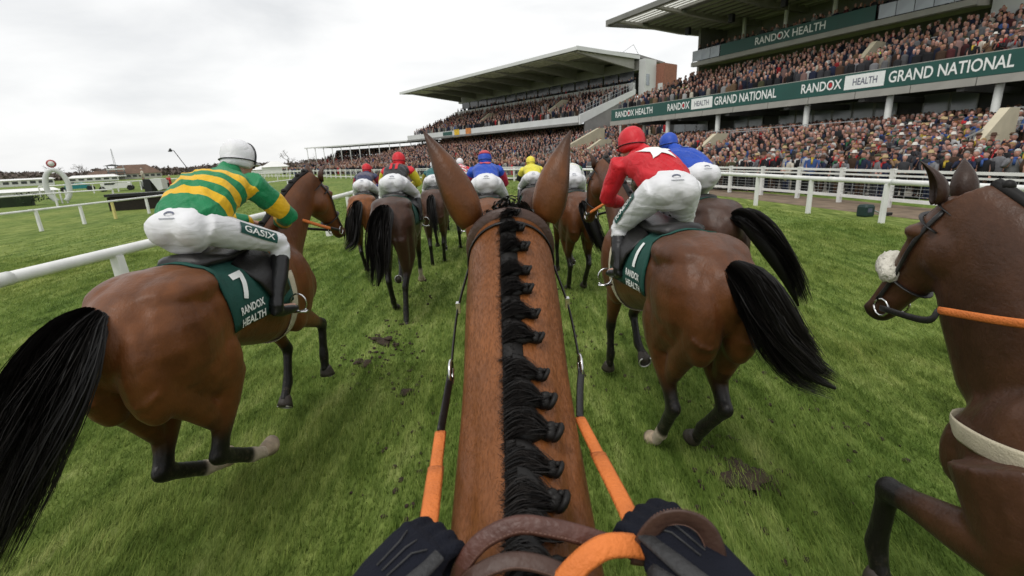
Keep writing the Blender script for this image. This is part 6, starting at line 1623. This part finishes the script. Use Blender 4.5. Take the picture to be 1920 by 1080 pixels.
fs_ = MB(); fs_.prism([(-.28, .8), (.28, .8), (.26, .45), (0, .12), (-.26, .45)], (.966, .257, 0), (0, 0, 1), (1.15, -.20, 0), (.01, -.05, 0)); fs_.build('shield_board', LETTER, HU)
fs_ = MB(); fs_.prism([(-.2, .5), (.2, .5), (0, .2)], (.966, .257, 0), (0, 0, 1), (1.165, -.265, 0), (.003, -.012, 0)); fs_.build('shield_chevron', GREYL, HU)
fs_ = MB(); fs_.prism([(-.3, .8), (.3, .8), (.3, .5), (-.3, .5)], (.966, .257, 0), (0, 0, 1), (2.5, .16, 0), (.01, -.05, 0)); fs_.build('white_board', YELLOWED, HU)
AB = tag(empty('advertising_wedge', (-41.9, 57.0, 0), 0, .72), 'black and white wedge shaped board beside the distant rail', 'advertising board'); mb = MB()
mb.prism([(0, 0), (1.1, 0), (1.1, 1.9), (0, 2.0)], (1, .1, 0), (0, 0, 1), (0, 0, 0), (0, 1.2, 0)); mb.build('black_side', BLACKP, AB); mb = MB(); mb.prism([(1.0, 2.0), (2.7, 1.95), (2.7, .3), (2.0, 0.1)], (1, .1, 0), (0, 0, 1), (.08, -.04, 0), (0, 1.3, 0)); mb.build('white_side', CLAD, AB)
PT = AB
for k, (dx, dy, c, h, lab) in enumerate(((-.3, .5, 'cream', 'white hair', 'person in cream standing by the black and white board'), (3.9, .3, 'red', 'a white brimmed hat', 'person in red and a white hat near the black and white board'))):
    o = link('person', PB[k], None); o.material_slots[0].link = 'OBJECT'; o.material_slots[0].material = tone('skin', SKINS[k]); o.location = (-41.9 + dx * .75, 57 + dy, 0 if k else .9); o.rotation_euler = (0, 0, 2.5); tag(o, lab, 'spectator', 'people by the far rails')
    q = link('coat', PC[k], o); q.material_slots[0].link = 'OBJECT'; q.material_slots[0].material = tone('cloth', COATS[c]); q = link('hair', HG['hair'], o); q.material_slots[0].link = 'OBJECT'; q.material_slots[0].material = tone('head', HEADS[h][1])
# tiled pavilion, scaffold tower with mast, tents and vehicles
TILE = mat('brown_roof_tiles', (.135, .085, .060), .9, .2, .5)
def house(name, x, y, rz, w, d, eave, ridge, label, wall, roof, nwin=8, hip=.25, cat_='building', wm=PANEDK):
    r = tag(empty(name, (x, y, 0), rz), label, cat_); mb = MB(); mb.box((0, 0, eave / 2), (w, d, eave)); mb.build('wall', wall, r)
    mb = MB(); k = w * hip; o = .4; vs = [(-w / 2 - o, -d / 2 - o, eave), (w / 2 + o, -d / 2 - o, eave), (w / 2 + o, d / 2 + o, eave), (-w / 2 - o, d / 2 + o, eave), (-w / 2 + k, 0, ridge), (w / 2 - k, 0, ridge)]
    mb.add(vs, [(0, 1, 5, 4), (1, 2, 5), (2, 3, 4, 5), (3, 0, 4), (0, 3, 2, 1)]); mb.build('roof', roof, r)
    if nwin:
        wm_ = MB(); wm_.box((0, 0, 0), (w / nwin * .66, .06, eave * .42)); me = wm_.fix(wm_.mesh('window')); me.materials.append(wm)
        for i in range(nwin):
            q = link('window', me, r); q.location = (-w / 2 + (i + .5) * w / nwin, -d / 2 - .02, eave * .58)
    return r
WALLW = mat('pale_render_wall', (.46, .45, .41), .8, .12, .5); CANV = mat('white_canvas', (.74, .74, .72), .7, .06, .6); TEALV = mat('teal_paint', (.02, .20, .21), .4, .1)
house('pavilion', -125.5, 168, .62, 14.5, 9, 1.7, 4.6, 'pavilion with a broad brown tiled hipped roof on the left horizon', WALLW, TILE, 9)
house('pavilion', -138, 170, .62, 8, 7, 1.4, 3.0, 'smaller brown roofed hut left of the scaffold tower', WALLW, TILE, 4)
house('marquee', -124.5, 150, .65, 11.5, 5, 1.2, 1.9, 'long low white marquee between the ring and the scaffold tower', CANV, CANV, 6, .08, 'tent')
house('marquee', -65, 140, .4, 6.5, 5, 1.9, 3.4, 'larger white peaked marquee beyond the bend', CANV, CANV, 0, .35, 'tent'); house('marquee', -70.5, 142, .4, 4, 4, 1.3, 2.3, 'small white marquee left of the peaked one', CANV, CANV, 0, .3, 'tent')
house('hospitality_unit', -124, 124, .8, 16, 5, 1.5, 1.85, 'long white hospitality unit with dark windows at far left', CANV, CANV, 10, .02, 'building'); house('marquee', -61, 62, .75, 6.5, 3, .5, .85, 'flat white tent behind the hedge at far left', CANV, CANV, 0, .03, 'tent')
ST = tag(empty('scaffold_tower', (-125.2, 160, 0), .6), 'scaffold camera tower with a slender mast before the brown roof', 'tower')
for zx in (-2, 0, 2):
    for yy in (-1.2, 1.2):
        mb = MB(); mb.tube([(zx, yy, 0), (zx, yy, 4.4)], .09, 6); mb.build('pole', STEEL, ST)
for z in (1.2, 2.3, 3.3): mb = MB(); mb.box((0, 0, z), (4.6, 2.8, .35)); mb.build('deck', WHITE_OLD if z != 2.3 else DARKC, ST)
mb = MB(); mb.prism([(-3, 4.4), (1.6, 4.2), (1.6, 4.4), (-.6, 4.9)], (1, 0, 0), (0, 0, 1), (0, -1.5, 0), (0, 3, 0)); mb.build('canopy', DARKC, ST)
mb = MB()
for k in range(3): mb.tube([(.35 * math.cos(k * 2.1), .35 * math.sin(k * 2.1), 3), (.08 * math.cos(k * 2.1), .08 * math.sin(k * 2.1), 9.6)], .05, 4)
for z in np.arange(3.4, 9.4, .5): mb.tube([(.3 * (1 - z / 12), 0, z), (-.2 * (1 - z / 12), .2, z + .4)], .035, 4)
mb.build('mast', STEEL, ST)
def van(x, y, rz, label, col, L=4.6, h=2.0):
    r = tag(empty('parked_van', (x, y, 0), rz), label, 'van', 'vehicles parked beyond the rails'); mb = MB(); mb.prism([(-L / 2, .35), (L / 2, .35), (L / 2, .95), (L / 2 - .9, 1.15), (L / 2 - 1.6, h), (-L / 2, h)], (1, 0, 0), (0, 0, 1), (0, -.9, 0), (0, 1.8, 0)); mb.build('body', col, r)
    mb = MB(); mb.prism([(-L / 2 + .4, 1.25), (L / 2 - 1.15, 1.25), (L / 2 - 1.7, h - .18), (-L / 2 + .4, h - .18)], (1, 0, 0), (0, 0, 1), (0, -.92, 0), (0, .02, 0)); mb.build('window', PANEDK, r)
    for sx in (-1.4, 1.4):
        for sy in (-.8, .8): mb = MB(); mb.tube([(sx, sy - .1, .34), (sx, sy + .1, .34)], .34, 12); mb.build('wheel', BLACKP, r)
van(-60.3, 69.5, .5, 'teal van parked just right of the winning post ring', TEALV, 2.4, 1.1); van(-50.5, 64, .55, 'white car beside the distant rail, nearest the ring', CANV, 3.0, 1.0); van(-47.6, 67, .6, 'grey car beside the distant rail, right of the white car', STEEL, 3.0, 1.0)
CR = tag(empty('camera_crane', (-54.6, 84.5, 0)), 'television camera crane with its boom raised left, behind the hooped jockey', 'camera crane'); mb = MB(); mb.tube([(.85, 0, 0), (.85, 0, 1.9)], .1, 8); mb.build('pedestal', BLACKP, CR)
mb = MB(); mb.tube([(1.0, 0, 1.6), (-1.1, 0, 5.4), (-1.4, 0, 5.5)], .06, 6); mb.build('boom', BLACKP, CR); mb = MB(); mb.box((-1.65, 0, 5.42), (.36, .3, .34)); mb.box((-1.65, 0, 5.68), (.2, .2, .22)); mb.box((-1.93, 0, 5.36), (.22, .16, .16)); mb.build('camera_head', BLACKP, CR)
FB = tag(empty('field_box', (10.95, 14.7, 0), R(14)), 'dark green box with a loose strap lying on the grass by the right rail', 'equipment box'); DG = mat('dark_green_plastic', (.012, .035, .032), .5, .2, 8)
mb = MB(); mb.rings([[V(x * .19 * k, y * .16 * k, z) for x, y in ((-1, -.8), (-.8, -1), (.8, -1), (1, -.8), (1, .8), (.8, 1), (-.8, 1), (-1, .8))] for z, k in ((0, .9), (.05, 1), (.30, 1), (.36, .8))]); mb.build('case', DG, FB)
mb = MB(); mb.tube([(.15, -.1, .2), (.32, -.14, .12), (.45, -.16, .05)], .025, 6); mb.build('strap', STEEL, FB); mb = MB(); mb.rings([[V(.62 + x * .17, -.18 + y * .09, z) for x, y in ((-1, -.6), (-.6, -1), (.6, -1), (1, -.6), (1, .6), (.6, 1), (-.6, 1), (-1, .6))] for z in (0, .06, .09)]); mb.build('pad', BLACKP, FB); mb = MB(); mb.box((-.03, -.165, .2), (.16, .012, .12)); mb.build('label_plate', GREYL, FB)

# ================================================================== TURF IN DEPTH
EARTH = mat('fresh_dark_earth', (.034, .022, .013), .95, .35, 18, .6, 30)
def clod(x, y, z, s, label, seed, flat=.45):
    mb = MB(); rg = far_rng(seed)
    for _ in range(9): mb.ell(Vector(rg.normal(0, s * .45, 3)) * 1.0, tuple(s * rg.uniform(.28, .6, 3)), n=8, m=5)
    me = remesh(mb, s * .16, 1); C = coords(me); C[:, 2] *= flat; C += rg.normal(0, s * .03, C.shape); me.vertices.foreach_set('co', C.astype(np.float32).ravel()); me.update()
    o = link('mud_clod', me, None, EARTH); o.location = (x, y, z); tag(o, label, 'clod of turf', 'clods of earth thrown up by the hooves')
for x, y, z, s, lab, f in ((-1.72, 5.94, .03, .15, 'largest churned clod on the grass between the left horse and the near horse', .22), (-1.52, 5.75, .02, .05, 'small clod just right of the largest churned one', .4), (-1.84, 6.15, .02, .045, 'small clod just behind the largest churned one', .4), (-1.76, 5.19, .02, .10, 'clod on the grass by the foreleg of the left horse', .4), (-1.12, 4.48, .02, .11, 'clod beside the left rein of the near horse', .4),
                        (1.56, 2.90, .03, .19, 'broad patch of torn earth at lower right beside the right hand', .16), (3.05, 4.6, .35, .035, 'dark clod flying through the air left of the dark horse muzzle', .9), (-1.55, 8.4, .18, .03, 'tiny flying clod behind the second horse from the left', .9), (-1.35, 7.6, .1, .03, 'tiny clod low behind the second horse hooves', .9)):
    clod(x, y, z, s, lab, int(abs(x * 100 + y * 10)), f)
# crumbs of earth scattered where the hooves have dug in
rg = far_rng(91); mb = MB()
for cx, cy, sp, k in ((-1.7, 5.8, .45, 70), (-1.2, 4.6, .35, 40), (-1.75, 5.2, .3, 40), (1.55, 2.9, .3, 60), (-2.0, 8.3, .6, 40), (1.0, 5.2, .6, 50), (1.6, 4.0, .5, 40), (-.9, 3.4, .4, 40), (2.6, 3.6, .5, 40), (.9, 8, .8, 40), (2.4, 6.3, .7, 40)):
    for _ in range(k):
        s_ = rg.uniform(.008, .028); q = (cx + rg.normal(0, sp * .6), cy + rg.normal(0, sp), s_ * .3 + .004); mb.ell(q, (s_ * rg.uniform(.6, 1.3), s_ * rg.uniform(.6, 1.5), s_ * .6), n=6, m=4)
tag(mb.build('earth_crumbs', EARTH), 'crumbs of dark earth kicked over the turf by the hooves', 'loose earth', kind='stuff')
def grass_blades():
    rg = far_rng(21)
    def patch(n, y0, y1, wx, h, w, seg):
        y = y0 + (y1 - y0) * rg.uniform(0, 1, n) ** .85; x = rg.uniform(-1, 1, n) * (wx + y * 1.14)
        keep = (x > -19 + rg.uniform(0, 7, n)) & (x < np.interp(y, [0, 10, 19, 27, 34], [11.4, 10.6, 9.2, 7.3, 4.4]) + rg.uniform(-.5, .4, n)) & ~((np.abs(x) < .10) & (y < .3)); x, y = x[keep], y[keep]; n = len(x)
        cl = np.sin(x * 2.3 + 1.3 * np.sin(y * .9)) * np.sin(y * 1.1 + 2 * np.sin(x * .7)); hh = h * rg.uniform(.55, 1.25, n) * (1 + .3 * cl)
        lean = rg.uniform(.35, 1.15, n); dx = rg.normal(0, .22, n); dy = np.where(rg.uniform(0, 1, n) < .8, 1, -1.0) * lean
        t = np.linspace(0, 1, seg + 1); ang = rg.uniform(0, PI, n); ww = w * rg.uniform(.6, 1.4, n) * (1 + .06 * y)
        P = np.stack([x[:, None] + dx[:, None] * hh[:, None] * t ** 1.6, y[:, None] + dy[:, None] * hh[:, None] * t ** 1.5, hh[:, None] * (t - .32 * lean[:, None] * t ** 2)], -1)
        sd = np.stack([np.cos(ang), np.sin(ang) * .5, 0 * ang], -1)[:, None] * (ww[:, None] * (1 - .85 * t))[..., None]
        Lp, Rp = P - sd, P + sd; VV = np.stack([Lp, Rp], 2).reshape(n, -1, 3); q = np.array([[2 * i, 2 * i + 1, 2 * i + 3, 2 * i + 2] for i in range(seg)])[None] + (np.arange(n) * (seg + 1) * 2)[:, None, None]
        return VV.reshape(-1, 3), q.reshape(-1, 4), np.repeat(np.clip(rg.normal(.5, .18, n) + .12 * cl, 0, 1), (seg + 1) * 2)
    V0, F0, T0 = patch(150000, 1.0, 5.2, 1.5, .075, .0032, 2); V1, F1, T1 = patch(180000, 4.8, 14, 1.0, .070, .0042, 1); V2, F2, T2 = patch(130000, 13, 36, 0, .06, .006, 1)
    me = np_mesh('grass_blades', np.concatenate([V0, V1, V2]), np.concatenate([F0, F1 + len(V0), F2 + len(V0) + len(V1)])); set_attr(me, 'tone', np.concatenate([T0, T1, T2])); return me
gm_ = grass_material('grass_blade', True)
tag(link('grass_blades', grass_blades(), None, gm_), 'short racecourse grass combed along the running line', 'grass', kind='stuff')
